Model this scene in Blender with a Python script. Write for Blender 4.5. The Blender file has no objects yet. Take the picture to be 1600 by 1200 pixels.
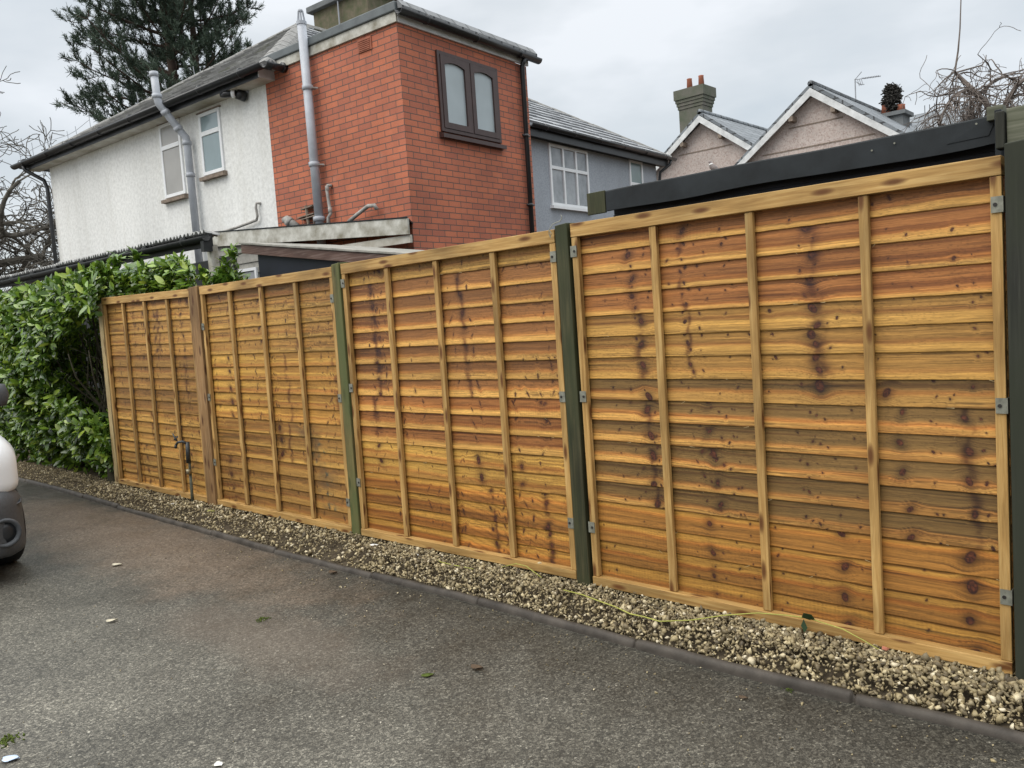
import bpy, bmesh, math, random
import numpy as np
from mathutils import Vector, Matrix
random.seed(7); RNG = np.random.default_rng(11)
R = math.radians
scene = bpy.context.scene
COL = scene.collection

# ------------------------------------------------------------------ camera
CAM = np.array([2.449, -3.211, 1.470])
YAW, PITCH, ROLL, FPX = 0.745, -0.079, -0.068, 1261.45
def cam_axes():
    f = np.array([-math.sin(YAW)*math.cos(PITCH), math.cos(YAW)*math.cos(PITCH), math.sin(PITCH)])
    r0 = np.array([math.cos(YAW), math.sin(YAW), 0]); u0 = np.cross(r0, f)
    r = r0*math.cos(ROLL)+u0*math.sin(ROLL); u = -r0*math.sin(ROLL)+u0*math.cos(ROLL)
    return r, u, f
cr, cu, cf = cam_axes()
cd = bpy.data.cameras.new('camera'); cam = bpy.data.objects.new('camera', cd); COL.objects.link(cam)
cam.matrix_world = Matrix(((cr[0], cu[0], -cf[0], CAM[0]), (cr[1], cu[1], -cf[1], CAM[1]), (cr[2], cu[2], -cf[2], CAM[2]), (0, 0, 0, 1)))
cd.sensor_fit = 'HORIZONTAL'; cd.sensor_width = 36.0; cd.lens = FPX/1600*36.0
cd.clip_start = 0.05; cd.clip_end = 3000
scene.camera = cam
scene.render.resolution_x = 1024; scene.render.resolution_y = 768

# ------------------------------------------------------------------ sky and sun (overcast)
SUN_EL, SUN_AZ = R(52), R(-62)      # sun direction: behind the camera, to its left
sun_dir = Vector((math.cos(SUN_EL)*math.sin(R(-20)), -math.cos(SUN_EL)*math.cos(R(-20)), math.sin(SUN_EL)))
world = bpy.data.worlds.new('World'); scene.world = world; world.use_nodes = True
nt = world.node_tree; nt.nodes.clear()
def N(nt, t, **k):
    n = nt.nodes.new(t)
    for a, b in k.items():
        if a == 'inp':
            for i, v in b.items(): n.inputs[i].default_value = v
        else: setattr(n, a, b)
    return n
def ramp(nt, stops, interp='LINEAR'):
    n = nt.nodes.new('ShaderNodeValToRGB'); n.color_ramp.interpolation = interp
    e = n.color_ramp.elements
    while len(e) < len(stops): e.new(0.5)
    for i, (p, c) in enumerate(stops):
        e[i].position = p; e[i].color = (c, c, c, 1) if not hasattr(c, '__len__') else (*c, 1)
    return n
wo = N(nt, 'ShaderNodeOutputWorld'); tc = N(nt, 'ShaderNodeTexCoord')
sky = N(nt, 'ShaderNodeTexSky', sky_type='NISHITA', sun_disc=False, sun_elevation=SUN_EL, sun_rotation=R(200))
bg1 = N(nt, 'ShaderNodeBackground', inp={1: 0.03}); nt.links.new(sky.outputs[0], bg1.inputs[0])
sep = N(nt, 'ShaderNodeSeparateXYZ'); nt.links.new(tc.outputs['Generated'], sep.inputs[0])
el = ramp(nt, [(0.0, .30), (0.02, .51), (0.16, .54), (0.36, .62), (0.55, 1.15), (0.8, 1.7), (1.0, 1.9)])
nt.links.new(sep.outputs[2], el.inputs[0])
mp = N(nt, 'ShaderNodeMapping', inp={3: (1.6, 1.6, 4.2)}); nt.links.new(tc.outputs['Generated'], mp.inputs[0])
cl = N(nt, 'ShaderNodeTexNoise', inp={2: 1.7, 3: 5, 4: .52}); nt.links.new(mp.outputs[0], cl.inputs[0])
cl2 = ramp(nt, [(0.34, (.80, .85, .868)), (0.5, (.955, .985, .985)), (0.64, (1.17, 1.185, 1.185))])
nt.links.new(cl.outputs[0], cl2.inputs[0])
mul = N(nt, 'ShaderNodeMixRGB', blend_type='MULTIPLY', inp={0: 1}); nt.links.new(el.outputs[0], mul.inputs[1]); nt.links.new(cl2.outputs[0], mul.inputs[2])
bg2 = N(nt, 'ShaderNodeBackground', inp={1: 0.95}); nt.links.new(mul.outputs[0], bg2.inputs[0])
add = N(nt, 'ShaderNodeAddShader'); nt.links.new(bg1.outputs[0], add.inputs[0]); nt.links.new(bg2.outputs[0], add.inputs[1])
nt.links.new(add.outputs[0], wo.inputs[0])
sd = bpy.data.lights.new('sun', 'SUN'); sd.energy = 1.5; sd.angle = R(55); sd.color = (1, .94, .84)
so = bpy.data.objects.new('sun', sd); COL.objects.link(so)
so.rotation_euler = sun_dir.to_track_quat('Z', 'Y').to_euler()
scene.view_settings.view_transform = 'Standard'; scene.view_settings.look = 'None'
scene.view_settings.exposure = 0.28; scene.view_settings.gamma = 1.0

# ------------------------------------------------------------------ node helpers / materials
def mat(name, rough=.7, spec=.3):
    m = bpy.data.materials.new(name); m.use_nodes = True
    nt = m.node_tree; b = nt.nodes['Principled BSDF']
    b.inputs['Roughness'].default_value = rough; b.inputs['Specular IOR Level'].default_value = spec
    return m, nt, b
def coords(nt, kind='UV', scale=(1, 1, 1), rot=(0, 0, 0)):
    t = N(nt, 'ShaderNodeTexCoord'); m = N(nt, 'ShaderNodeMapping', inp={3: scale, 2: rot})
    nt.links.new(t.outputs[kind], m.inputs[0]); return m.outputs[0]
def noise(nt, vec, scale, detail=4, rough=.55, dist=0):
    n = N(nt, 'ShaderNodeTexNoise', inp={2: scale, 3: detail, 4: rough, 8: dist}); nt.links.new(vec, n.inputs[0]); return n.outputs[0]
def mix(nt, fac, a, b, blend='MIX'):
    n = N(nt, 'ShaderNodeMixRGB', blend_type=blend)
    for i, x in ((0, fac), (1, a), (2, b)):
        if hasattr(x, 'is_linked'): nt.links.new(x, n.inputs[i])
        elif i == 0: n.inputs[0].default_value = x
        else: n.inputs[i].default_value = (*x, 1) if hasattr(x, '__len__') else (x, x, x, 1)
    return n.outputs[0]
def rmp(nt, fac, stops, interp='LINEAR'):
    n = ramp(nt, stops, interp); nt.links.new(fac, n.inputs[0]); return n.outputs[0]
def bump(nt, b, h, strength=.5, dist=.01):
    n = N(nt, 'ShaderNodeBump', inp={0: strength, 1: dist}); nt.links.new(h, n.inputs[2]); nt.links.new(n.outputs[0], b.inputs['Normal']); return n
def L(nt, a, b): nt.links.new(a, b)

def m_plain(name, col, rough=.6, spec=.3, var=.25, scale=6, bs=.15, bd=.004, metal=0, col2=None, kind='Object'):
    m, nt, b = mat(name, rough, spec)
    v = coords(nt, kind); n = noise(nt, v, scale, 6, .62)
    c2 = col2 if col2 else tuple(c*(1-var) for c in col); c1 = col if col2 else tuple(min(1, c*(1+var*.5)) for c in col)
    L(nt, rmp(nt, n, [(.32, c2), (.66, c1)]), b.inputs[0])
    bump(nt, b, noise(nt, v, scale*9, 5, .7), bs, bd)
    b.inputs['Metallic'].default_value = metal
    return m

def m_boards():
    m, nt, b = mat('lap_board_wood', .58, .35)
    a = N(nt, 'ShaderNodeAttribute', attribute_name='Col')
    v = coords(nt, 'UV', (6, 240, 1)); v2 = coords(nt, 'UV', (40, 520, 1))
    n1 = noise(nt, v, 1, 4, .6); n2 = noise(nt, v2, 1, 3, .6)
    f = rmp(nt, n1, [(.3, .62), (.5, 1.0), (.72, 1.2)]); f2 = rmp(nt, n2, [(.28, .76), (.68, 1.12)])
    c = mix(nt, 1, a.outputs[0], f, 'MULTIPLY'); c = mix(nt, 1, c, f2, 'MULTIPLY'); L(nt, c, b.inputs[0])
    bump(nt, b, mix(nt, .5, n1, n2), .35, .0022)
    L(nt, rmp(nt, n1, [(.3, .68), (.7, .5)]), b.inputs['Roughness'])
    return m
def m_timber(name, c1, c2, c3, along='x', rough=.6, knots=True, green=None):
    m, nt, b = mat(name, rough, .3)
    t = N(nt, 'ShaderNodeTexCoord'); oi = N(nt, 'ShaderNodeObjectInfo')
    sc = (1, 1, 1)
    mp = N(nt, 'ShaderNodeMapping', inp={2: (0, 0, 0 if along == 'x' else R(90))})
    L(nt, t.outputs['UV'], mp.inputs[0])
    off = N(nt, 'ShaderNodeVectorMath', operation='SCALE'); cmb = N(nt, 'ShaderNodeCombineXYZ')
    L(nt, oi.outputs['Random'], cmb.inputs[0]); L(nt, oi.outputs['Random'], cmb.inputs[1]); L(nt, cmb.outputs[0], off.inputs[0]); off.inputs[3].default_value = 37
    ad = N(nt, 'ShaderNodeVectorMath', operation='ADD'); L(nt, mp.outputs[0], ad.inputs[0]); L(nt, off.outputs[0], ad.inputs[1])
    def sv(s):
        k = N(nt, 'ShaderNodeMapping', inp={3: s}); L(nt, ad.outputs[0], k.inputs[0]); return k.outputs[0]
    n = noise(nt, sv((3, 60, 1)), 1, 5, .6, .6); nf = noise(nt, sv((14, 420, 1)), 1, 3, .6); nb = noise(nt, sv((1.8, 4, 1)), 1, 3)
    c = rmp(nt, n, [(.3, c2), (.5, c1), (.68, c3)])
    c = mix(nt, 1, c, rmp(nt, nb, [(.3, .58), (.62, 1.12)]), 'MULTIPLY')
    c = mix(nt, 1, c, rmp(nt, nf, [(.25, .82), (.7, 1.08)]), 'MULTIPLY')
    if knots:
        vo = N(nt, 'ShaderNodeTexVoronoi', voronoi_dimensions='2D', inp={2: 1}); L(nt, sv((3.1, 11, 1)), vo.inputs[0])
        k = rmp(nt, vo.outputs['Distance'], [(.05, 1), (.10, .75), (.17, 0)])
        c = mix(nt, k, c, (c2[0]*.42, c2[1]*.30, c2[2]*.28))
    if green:
        g = noise(nt, coords(nt, 'Object', (3, 3, 1.2)), 1.5, 4)
        c = mix(nt, rmp(nt, g, [(.4, 0), (.62, .8)]), c, green)
    L(nt, c, b.inputs[0]); bump(nt, b, mix(nt, .5, n, nf), .3, .003)
    return m

def m_brick():
    m, nt, b = mat('red_brick', .75, .25)
    v = coords(nt, 'UV')
    wv = N(nt, 'ShaderNodeVectorMath', operation='ADD'); nz = N(nt, 'ShaderNodeTexNoise', inp={2: 9, 3: 3}); L(nt, v, nz.inputs[0])
    sc = N(nt, 'ShaderNodeVectorMath', operation='MULTIPLY_ADD'); sc.inputs[1].default_value = (.006, .006, 0); sc.inputs[2].default_value = (-.003, -.003, 0)
    L(nt, nz.outputs[1], sc.inputs[0]); L(nt, sc.outputs[0], wv.inputs[0]); L(nt, v, wv.inputs[1])
    bk = N(nt, 'ShaderNodeTexBrick', offset=.5)
    for i, x in ((1, (.53, .172, .094, 1)), (2, (.40, .134, .086, 1)), (3, (.12, .088, .074, 1))): bk.inputs[i].default_value = x
    for i, x in (('Scale', 1), ('Mortar Size', .0062), ('Mortar Smooth', .25), ('Bias', -.1), ('Brick Width', .225), ('Row Height', .075)): bk.inputs[i].default_value = x
    L(nt, wv.outputs[0], bk.inputs[0])
    bw = N(nt, 'ShaderNodeTexBrick', offset=.5)
    for i, x in ((1, (1, 1, 1, 1)), (2, (0, 0, 0, 1)), (3, (0, 0, 0, 1))): bw.inputs[i].default_value = x
    for i, x in (('Scale', 1), ('Mortar Size', .0045), ('Bias', .2), ('Brick Width', .225), ('Row Height', .075)): bw.inputs[i].default_value = x
    of = N(nt, 'ShaderNodeVectorMath', operation='ADD'); of.inputs[1].default_value = (.225*40, .075*60, 0); L(nt, wv.outputs[0], of.inputs[0]); L(nt, of.outputs[0], bw.inputs[0])
    hi = rmp(nt, bw.outputs[0], [(.82, 0), (.95, .7)])
    big = noise(nt, v, .9, 4, .6); fine = noise(nt, v, 70, 5, .7)
    c = mix(nt, hi, bk.outputs[0], (.60, .195, .080))
    c = mix(nt, bk.outputs['Fac'], c, (.12, .088, .074))
    c = mix(nt, 1, c, rmp(nt, big, [(.3, .84), (.65, 1.08)]), 'MULTIPLY')
    c = mix(nt, 1, c, rmp(nt, fine, [(.3, .8), (.7, 1.12)]), 'MULTIPLY')
    # grime streaks washed down from the eaves
    gm = noise(nt, coords(nt, 'UV', (3.2, .55, 1)), 1.4, 6, .68); c = mix(nt, rmp(nt, gm, [(.5, 0), (.74, .24)]), c, (.12, .06, .05))
    # pale lime bloom in patches
    bl = noise(nt, coords(nt, 'UV', (1, 1, 1)), 2.3, 6, .7)
    c = mix(nt, rmp(nt, bl, [(.58, 0), (.78, .3)]), c, (.42, .27, .22))
    L(nt, c, b.inputs[0])
    inv = N(nt, 'ShaderNodeMath', operation='SUBTRACT', inp={0: 1}); L(nt, bk.outputs['Fac'], inv.inputs[1])
    h = N(nt, 'ShaderNodeMath', operation='MULTIPLY_ADD', inp={1: .2}); L(nt, fine, h.inputs[0]); L(nt, inv.outputs[0], h.inputs[2])
    bump(nt, b, h.outputs[0], .7, .008)
    return m
def m_render(name, c1, c2, scale=42, bs=.8, bd=.02, stain=(.5, .48, .42), amt=.35):
    m, nt, b = mat(name, .85, .15)
    v = coords(nt, 'Object')
    vo = N(nt, 'ShaderNodeTexVoronoi', inp={2: scale}, feature='SMOOTH_F1'); L(nt, v, vo.inputs[0])
    n = noise(nt, v, scale*.6, 6, .7); big = noise(nt, coords(nt, 'Object', (1, 1, .35)), .8, 5, .6)
    c = rmp(nt, n, [(.3, c2), (.62, c1)])
    st = noise(nt, coords(nt, 'Object', (2.2, 2.2, .5)), 1.2, 6, .65)
    c = mix(nt, rmp(nt, st, [(.5, 0), (.75, amt)]), c, stain)
    c = mix(nt, 1, c, rmp(nt, big, [(.3, .88), (.65, 1.03)]), 'MULTIPLY')
    L(nt, c, b.inputs[0]); bump(nt, b, mix(nt, .5, vo.outputs[0], n), bs, bd)
    return m
def m_pebble(name):
    m, nt, b = mat(name, .85, .2)
    v = coords(nt, 'Object')
    vo = N(nt, 'ShaderNodeTexVoronoi', inp={2: 28}); L(nt, v, vo.inputs[0])
    c = rmp(nt, vo.outputs['Color'], [(0, (.36, .28, .25)), (.35, (.50, .41, .37)), (.7, (.58, .51, .47)), (1, (.42, .36, .33))])
    n = noise(nt, v, .9, 5, .6); c = mix(nt, 1, c, rmp(nt, n, [(.3, .85), (.7, 1.08)]), 'MULTIPLY')
    L(nt, c, b.inputs[0]); bump(nt, b, vo.outputs['Distance'], .5, .02)
    return m
def m_slate(name, c1, c2, w=.26, h=.2, rough=.38, moss=(.10, .11, .05), amt=.5, ms=.008):
    m, nt, b = mat(name, rough, .5)
    v = coords(nt, 'UV')
    bk = N(nt, 'ShaderNodeTexBrick', offset=.5)
    for i, x in ((1, (*c1, 1)), (2, (*c2, 1)), (3, (.03, .032, .035, 1))): bk.inputs[i].default_value = x
    for i, x in (('Scale', 1), ('Mortar Size', ms), ('Mortar Smooth', .2), ('Bias', 0), ('Brick Width', w), ('Row Height', h)): bk.inputs[i].default_value = x
    L(nt, v, bk.inputs[0])
    n = noise(nt, v, 3.5, 6, .7)
    c = mix(nt, 1, bk.outputs[0], rmp(nt, noise(nt, v, 16, 5, .7), [(.3, .72), (.7, 1.15)]), 'MULTIPLY')
    c = mix(nt, rmp(nt, n, [(.56, 0), (.72, amt)]), c, moss)
    L(nt, c, b.inputs[0])
    sp = N(nt, 'ShaderNodeSeparateXYZ'); L(nt, v, sp.inputs[0])
    fr = N(nt, 'ShaderNodeMath', operation='DIVIDE', inp={1: h}); L(nt, sp.outputs[1], fr.inputs[0])
    fc = N(nt, 'ShaderNodeMath', operation='FRACT'); L(nt, fr.outputs[0], fc.inputs[0])
    sb = N(nt, 'ShaderNodeMath', operation='SUBTRACT', inp={0: 1}); L(nt, fc.outputs[0], sb.inputs[1])
    bump(nt, b, mix(nt, .25, sb.outputs[0], bk.outputs['Fac'], 'SUBTRACT'), .9, .03)
    return m
def m_glass(name, col, rough=.08):
    m, nt, b = mat(name, rough, .8)
    n = noise(nt, coords(nt, 'Object'), 1.7, 3)
    L(nt, rmp(nt, n, [(.3, tuple(c*.8 for c in col)), (.7, col)]), b.inputs[0]); return m
def m_asphalt():
    m, nt, b = mat('tarmac', .7, .22)
    v = coords(nt, 'Object')
    vo = N(nt, 'ShaderNodeTexVoronoi', inp={2: 120}); L(nt, v, vo.inputs[0])
    vs = N(nt, 'ShaderNodeTexVoronoi', inp={2: 210}); L(nt, v, vs.inputs[0])
    c = rmp(nt, vo.outputs['Color'], [(0, (.036, .034, .029)), (.4, (.080, .075, .064)), (.75, (.140, .131, .112)), (.95, (.25, .235, .20)), (1, (.58, .55, .48))])
    c = mix(nt, rmp(nt, vs.outputs['Distance'], [(.35, 0), (.75, .75)]), c, (.022, .022, .021))
    big = noise(nt, v, .55, 5, .6); med = noise(nt, v, 2.6, 6, .65)
    c = mix(nt, 1, c, rmp(nt, big, [(.33, .74), (.66, 1.28)]), 'MULTIPLY')
    c = mix(nt, 1, c, rmp(nt, med, [(.3, .78), (.7, 1.2)]), 'MULTIPLY')
    # worn, paler running lane and the darker strip by the edging: function of distance to the edging
    sp = N(nt, 'ShaderNodeSeparateXYZ'); L(nt, v, sp.inputs[0])
    yy = N(nt, 'ShaderNodeMath', operation='MULTIPLY_ADD', inp={1: .45}); L(nt, big, yy.inputs[0]); L(nt, sp.outputs[1], yy.inputs[2])
    rr = N(nt, 'ShaderNodeMapRange', inp={1: -1.9, 2: -.1, 3: 0, 4: 1}); L(nt, yy.outputs[0], rr.inputs[0])
    c = mix(nt, 1, c, rmp(nt, rr.outputs[0], [(0, (1.52, 1.51, 1.45)), (.45, (1.12, 1.11, 1.06)), (.8, (.80, .79, .75)), (1, (.64, .63, .59))]), 'MULTIPLY')
    # brown silt washed over the lane in front of the hedge
    def blob(cx, cy, sx, sy, edge):
        mp = N(nt, 'ShaderNodeMapping', vector_type='POINT', inp={1: (-cx/sx, -cy/sy, 0), 3: (1/sx, 1/sy, 0)}); L(nt, v, mp.inputs[0])
        ln = N(nt, 'ShaderNodeVectorMath', operation='LENGTH'); L(nt, mp.outputs[0], ln.inputs[0])
        a0_ = N(nt, 'ShaderNodeMath', operation='MULTIPLY_ADD', inp={1: 1.3, 2: -.65}); L(nt, noise(nt, v, 2.1, 6, .68), a0_.inputs[0]); a = N(nt, 'ShaderNodeMath', operation='ADD'); L(nt, a0_.outputs[0], a.inputs[0]); L(nt, ln.outputs['Value'], a.inputs[1])
        return rmp(nt, a.outputs[0], [(.15, 1), (.6*edge, .7), (1.0*edge, 0)])
    silt = blob(-4.0, -.78, 3.2, .62, 1.0)
    gr = mix(nt, 1, rmp(nt, noise(nt, v, 90, 4, .7), [(.35, (.15, .105, .072)), (.65, (.29, .215, .155))]), rmp(nt, vo.outputs['Color'], [(0, .45), (.5, .95), (1, 1.6)]), 'MULTIPLY')
    sm = N(nt, 'ShaderNodeMath', operation='MULTIPLY', inp={1: .88}); L(nt, silt, sm.inputs[0]); sm.inputs[1].default_value = .48
    c = mix(nt, sm.outputs[0], c, gr)
    silt2 = blob(-1.2, -1.25, 1.3, .42, .8)
    sm2 = N(nt, 'ShaderNodeMath', operation='MULTIPLY', inp={1: .3}); L(nt, silt2, sm2.inputs[0])
    c = mix(nt, sm2.outputs[0], c, (.17, .13, .10))
    L(nt, c, b.inputs[0])
    L(nt, rmp(nt, med, [(.3, .42), (.7, .72)]), b.inputs['Roughness'])
    h = mix(nt, .45, vo.outputs['Distance'], vs.outputs['Distance'])
    bump(nt, b, h, .9, .009)
    return m
def m_island(name, stops, rough=.7, spec=.3, nscale=80, bs=.3, bd=.003, trans=0):
    m, nt, b = mat(name, rough, spec)
    g = N(nt, 'ShaderNodeNewGeometry')
    c = rmp(nt, g.outputs['Random Per Island'], stops)
    c = mix(nt, 1, c, rmp(nt, noise(nt, coords(nt, 'Object'), nscale, 4, .65), [(.3, .72), (.7, 1.14)]), 'MULTIPLY')
    L(nt, c, b.inputs[0])
    if bs: bump(nt, b, noise(nt, coords(nt, 'Object'), nscale*2, 4), bs, bd)
    if trans:
        t = N(nt, 'ShaderNodeBsdfTranslucent'); L(nt, c, t.inputs[0]); ms = N(nt, 'ShaderNodeMixShader', inp={0: trans})
        L(nt, b.outputs[0], ms.inputs[1]); L(nt, t.outputs[0], ms.inputs[2]); L(nt, ms.outputs[0], nt.nodes['Material Output'].inputs[0])
    return m

M = {}
M['boards'] = m_boards()
WC = ((.43, .255, .085), (.30, .165, .050), (.54, .35, .135))
M['rail'] = m_timber('rail_timber', *WC, 'x'); M['batten'] = m_timber('batten_timber', *WC, 'y')
M['post_pale'] = m_timber('pale_treated_timber', (.42, .32, .16), (.33, .24, .10), (.52, .42, .24), 'y', .7)
M['post_brown'] = m_timber('brown_timber', (.27, .155, .065), (.19, .10, .04), (.34, .21, .10), 'y', .7)
M['post_mid'] = m_timber('green_treated_timber', (.15, .12, .045), (.095, .085, .032), (.21, .165, .07), 'y', .7, True, (.085, .105, .036))
M['post_green'] = m_timber('dark_green_timber', (.050, .048, .022), (.026, .027, .013), (.090, .078, .038), 'y', .65, False, (.034, .042, .016))
M['post_black'] = m_timber('black_weathered_timber', (.030, .030, .024), (.019, .020, .016), (.050, .050, .040), 'y', .75, False, (.028, .032, .019))
M['screen'] = m_timber('grey_green_timber', (.115, .12, .085), (.08, .085, .055), (.16, .16, .12), 'x', .8, False)
M['brown_paint'] = m_timber('faded_brown_paint', (.105, .06, .046), (.075, .042, .033), (.19, .135, .115), 'x', .55, False)
M['oldwhite'] = m_plain('flaking_white_paint', (.62, .61, .56), .75, .2, scale=5, col2=(.24, .22, .17), bs=.5, bd=.01)
M['galv'] = m_plain('galvanised_steel', (.25, .25, .205), .5, .4, .35, 40, metal=.4)
M['hole'] = m_plain('dark_fastener', (.03, .027, .025), .5)
M['brick'] = m_brick()
M['render'] = m_render('white_roughcast', (.84, .84, .82), (.62, .62, .60), 30, 1.0, .035)
M['greyrender'] = m_render('blue_grey_roughcast', (.39, .42, .46), (.26, .28, .315), 60, .6, .015, (.22, .23, .25), .3)
M['pebble'] = m_pebble('pink_pebbledash')
M['slate'] = m_slate('wet_slate', (.23, .235, .24), (.12, .125, .13), .26, .24, .5, (.06, .06, .05), .7, .02)
M['tile'] = m_slate('grey_concrete_tile', (.40, .41, .43), (.30, .31, .33), .5, .33, .3, (.05, .045, .035), .8, .028)
M['farslate'] = m_slate('distant_slate', (.22, .24, .26), (.13, .145, .16), .4, .3, .5, (.12, .14, .10), .4, .022)
M['slatetile'] = m_island('weathered_roof_tile', [(0, (.16, .16, .158)), (.5, (.27, .27, .265)), (.9, (.38, .38, .37)), (1, (.17, .18, .13))], .55, .4, 14, .5, .01)
M['greytile'] = m_island('grey_roof_tile', [(0, (.26, .27, .285)), (.5, (.33, .34, .355)), (.93, (.42, .43, .44)), (.96, (.10, .10, .07)), (1, (.08, .08, .06))], .38, .45, 9, .3, .01)
M['hip'] = m_plain('hip_tile_mortar', (.24, .235, .225), .8, .2, .35, 12)
M['lead'] = m_plain('lead_flashing', (.105, .12, .125), .5, .4, .25, 5)
M['black_pvc'] = m_plain('black_plastic', (.018, .019, .021), .35, .5, .3, 8)
M['soffit'] = m_plain('white_gloss_board', (.66, .67, .67), .45, .4, .25, 4)
M['dirtysoffit'] = m_plain('weathered_soffit', (.60, .58, .53), .7, .3, scale=3, col2=(.33, .29, .22))
M['upvc'] = m_plain('white_upvc', (.78, .79, .80), .3, .5, .05, 5, .02)
M['brownframe'] = m_plain('brown_window_frame', (.060, .034, .030), .4, .45, .2, 8, .05)
M['greypipe'] = m_plain('grey_plastic_pipe', (.40, .42, .46), .45, .4, .18, 5, .05)
M['greypipe2'] = m_plain('dirty_grey_pipe', (.36, .345, .32), .6, .3, .35, 12, .05)
M['frosted'] = m_glass('frosted_glass', (.40, .46, .48), .35)
M['glass_tan'] = m_glass('blinded_glass', (.37, .355, .33), .25)
M['glass_teal'] = m_glass('blue_green_glass', (.24, .31, .325), .12)
M['glass_dark'] = m_plain('painted_reflection_glass', (.36, .375, .39), .05, .8, scale=1.6, col2=(.13, .14, .15), bs=0)  # mottled grey base colour stands in for trees reflected in the panes
M['glass_green'] = m_glass('green_tinted_glass', (.22, .29, .29), .15)
M['curtain'] = m_plain('dim_room', (.42, .43, .44), .9, .1, .3, 2)
M['stone'] = m_plain('stone_sill', (.25, .20, .16), .85, .2, .35, 16)
M['chimbrick'] = m_plain('mossy_chimney_brick', (.17, .145, .105), .9, .15, scale=7, col2=(.09, .10, .055), bs=.6, bd=.02)
M['chimrender'] = m_plain('lichened_render', (.165, .155, .135), .9, .15, scale=2.5, col2=(.105, .118, .085), bs=.4, bd=.02)
M['chimgrey'] = m_plain('grey_render', (.17, .18, .185), .9, .15, .25, 3, .3, .01)
M['terracotta'] = m_plain('terracotta', (.36, .135, .085), .75, .2, .25, 6)
M['nest'] = m_plain('twig_nest', (.055, .052, .047), .95, .1, .6, 14, .9, .05)
M['felt'] = m_plain('black_roofing_felt', (.017, .021, .024), .6, .28, .5, 5, .8, .012)
M['navy'] = m_plain('navy_painted_board', (.010, .013, .022), .55, .4, .3, 3, .2)
M['metal_sheet'] = m_plain('weathered_corrugated_sheet', (.34, .34, .33), .55, .4, .5, 8)
M['blackwood'] = m_plain('black_stained_wood', (.022, .024, .024), .6, .3, .4, 9)
M['weatherboard'] = m_plain('grey_weatherboard', (.30, .29, .26), .8, .2, .35, 7)
M['aerial'] = m_plain('aluminium_aerial', (.33, .34, .36), .4, .5, .1, 8, metal=.5)
M['asphalt'] = m_asphalt()
M['soil'] = m_plain('garden_soil', (.075, .06, .042), .95, .1, .4, 9, .9, .03)
M['grit'] = m_plain('gravel_bed_soil', (.085, .068, .046), .95, .1, .5, 30, .9, .02)
M['edging'] = m_plain('concrete_edging', (.082, .070, .058), .6, .25, scale=9, col2=(.034, .029, .024), bs=.8, bd=.006)
M['gravel'] = m_island('gravel_stone', [(0, (.085, .066, .040)), (.3, (.23, .18, .10)), (.55, (.39, .315, .175)), (.75, (.16, .128, .078)), (.9, (.55, .455, .265)), (1, (.68, .60, .44))], .55, .35, 60)
M['leaf'] = m_island('laurel_leaf', [(0, (.034, .072, .012)), (.3, (.075, .150, .020)), (.6, (.145, .25, .030)), (.85, (.23, .36, .040)), (1, (.37, .46, .07))], .27, .6, 12, .1, .002, .22)
M['stem'] = m_plain('laurel_stem', (.05, .045, .028), .8, .2, .4, 20)
M['needle'] = m_island('pine_needle', [(0, (.034, .055, .038)), (.5, (.068, .10, .07)), (1, (.12, .16, .11))], .6, .3, 2, 0)
M['pinebark'] = m_plain('pine_bark', (.085, .062, .050), .9, .1, .4, 5, .6, .03)
M['bark'] = m_plain('bare_bark', (.13, .118, .10), .9, .1, .45, 6, .6, .02)
M['bark2'] = m_plain('grey_bare_bark', (.15, .125, .11), .8, .2, .4, 9, .4, .01)
M['vanwhite'] = m_plain('white_car_paint', (.80, .81, .82), .18, .6, .03, 2, 0)
M['vangrey'] = m_plain('grey_bumper_plastic', (.072, .075, .08), .5, .4, .2, 60, .15, .001)
M['tyre'] = m_plain('tyre_rubber', (.014, .014, .015), .7, .3, .3, 20)
M['wheelsteel'] = m_plain('steel_wheel', (.2, .2, .21), .4, .5, .15, 8, metal=.6)
M['tap'] = m_plain('dark_tap_metal', (.035, .040, .042), .45, .5, .5, 30)
M['tappole'] = m_plain('green_grey_stake', (.11, .115, .085), .6, .3, .4, 30)
M['brass'] = m_plain('weathered_brass', (.30, .26, .17), .4, .5, .3, 30, metal=.5)
M['cane'] = m_plain('yellow_green_cane', (.37, .37, .085), .5, .3, .2, 20)
M['dkleaf'] = m_plain('dark_green_leaf', (.02, .045, .015), .4, .4, .3, 20)
M['deadleaf'] = m_plain('brown_dead_leaf', (.11, .075, .048), .8, .2, .3, 40)
M['paleleaf'] = m_plain('pale_dry_leaf', (.55, .50, .38), .7, .2, .2, 40)
M['whitebit'] = m_plain('white_scrap', (.75, .73, .68), .7, .2, .15, 40)
M['bluebit'] = m_plain('pale_blue_paper', (.50, .60, .78), .7, .2, .1, 30)
M['moss'] = m_plain('moss', (.08, .105, .025), .95, .1, .5, 60, .8, .01)
M['bird'] = m_plain('dove_feathers', (.27, .235, .225), .8, .2, .2, 20)
M['birdwhite'] = m_plain('white_neck_feathers', (.75, .74, .72), .8, .2, .05, 20)
M['lamp_black'] = M['black_pvc']

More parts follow.
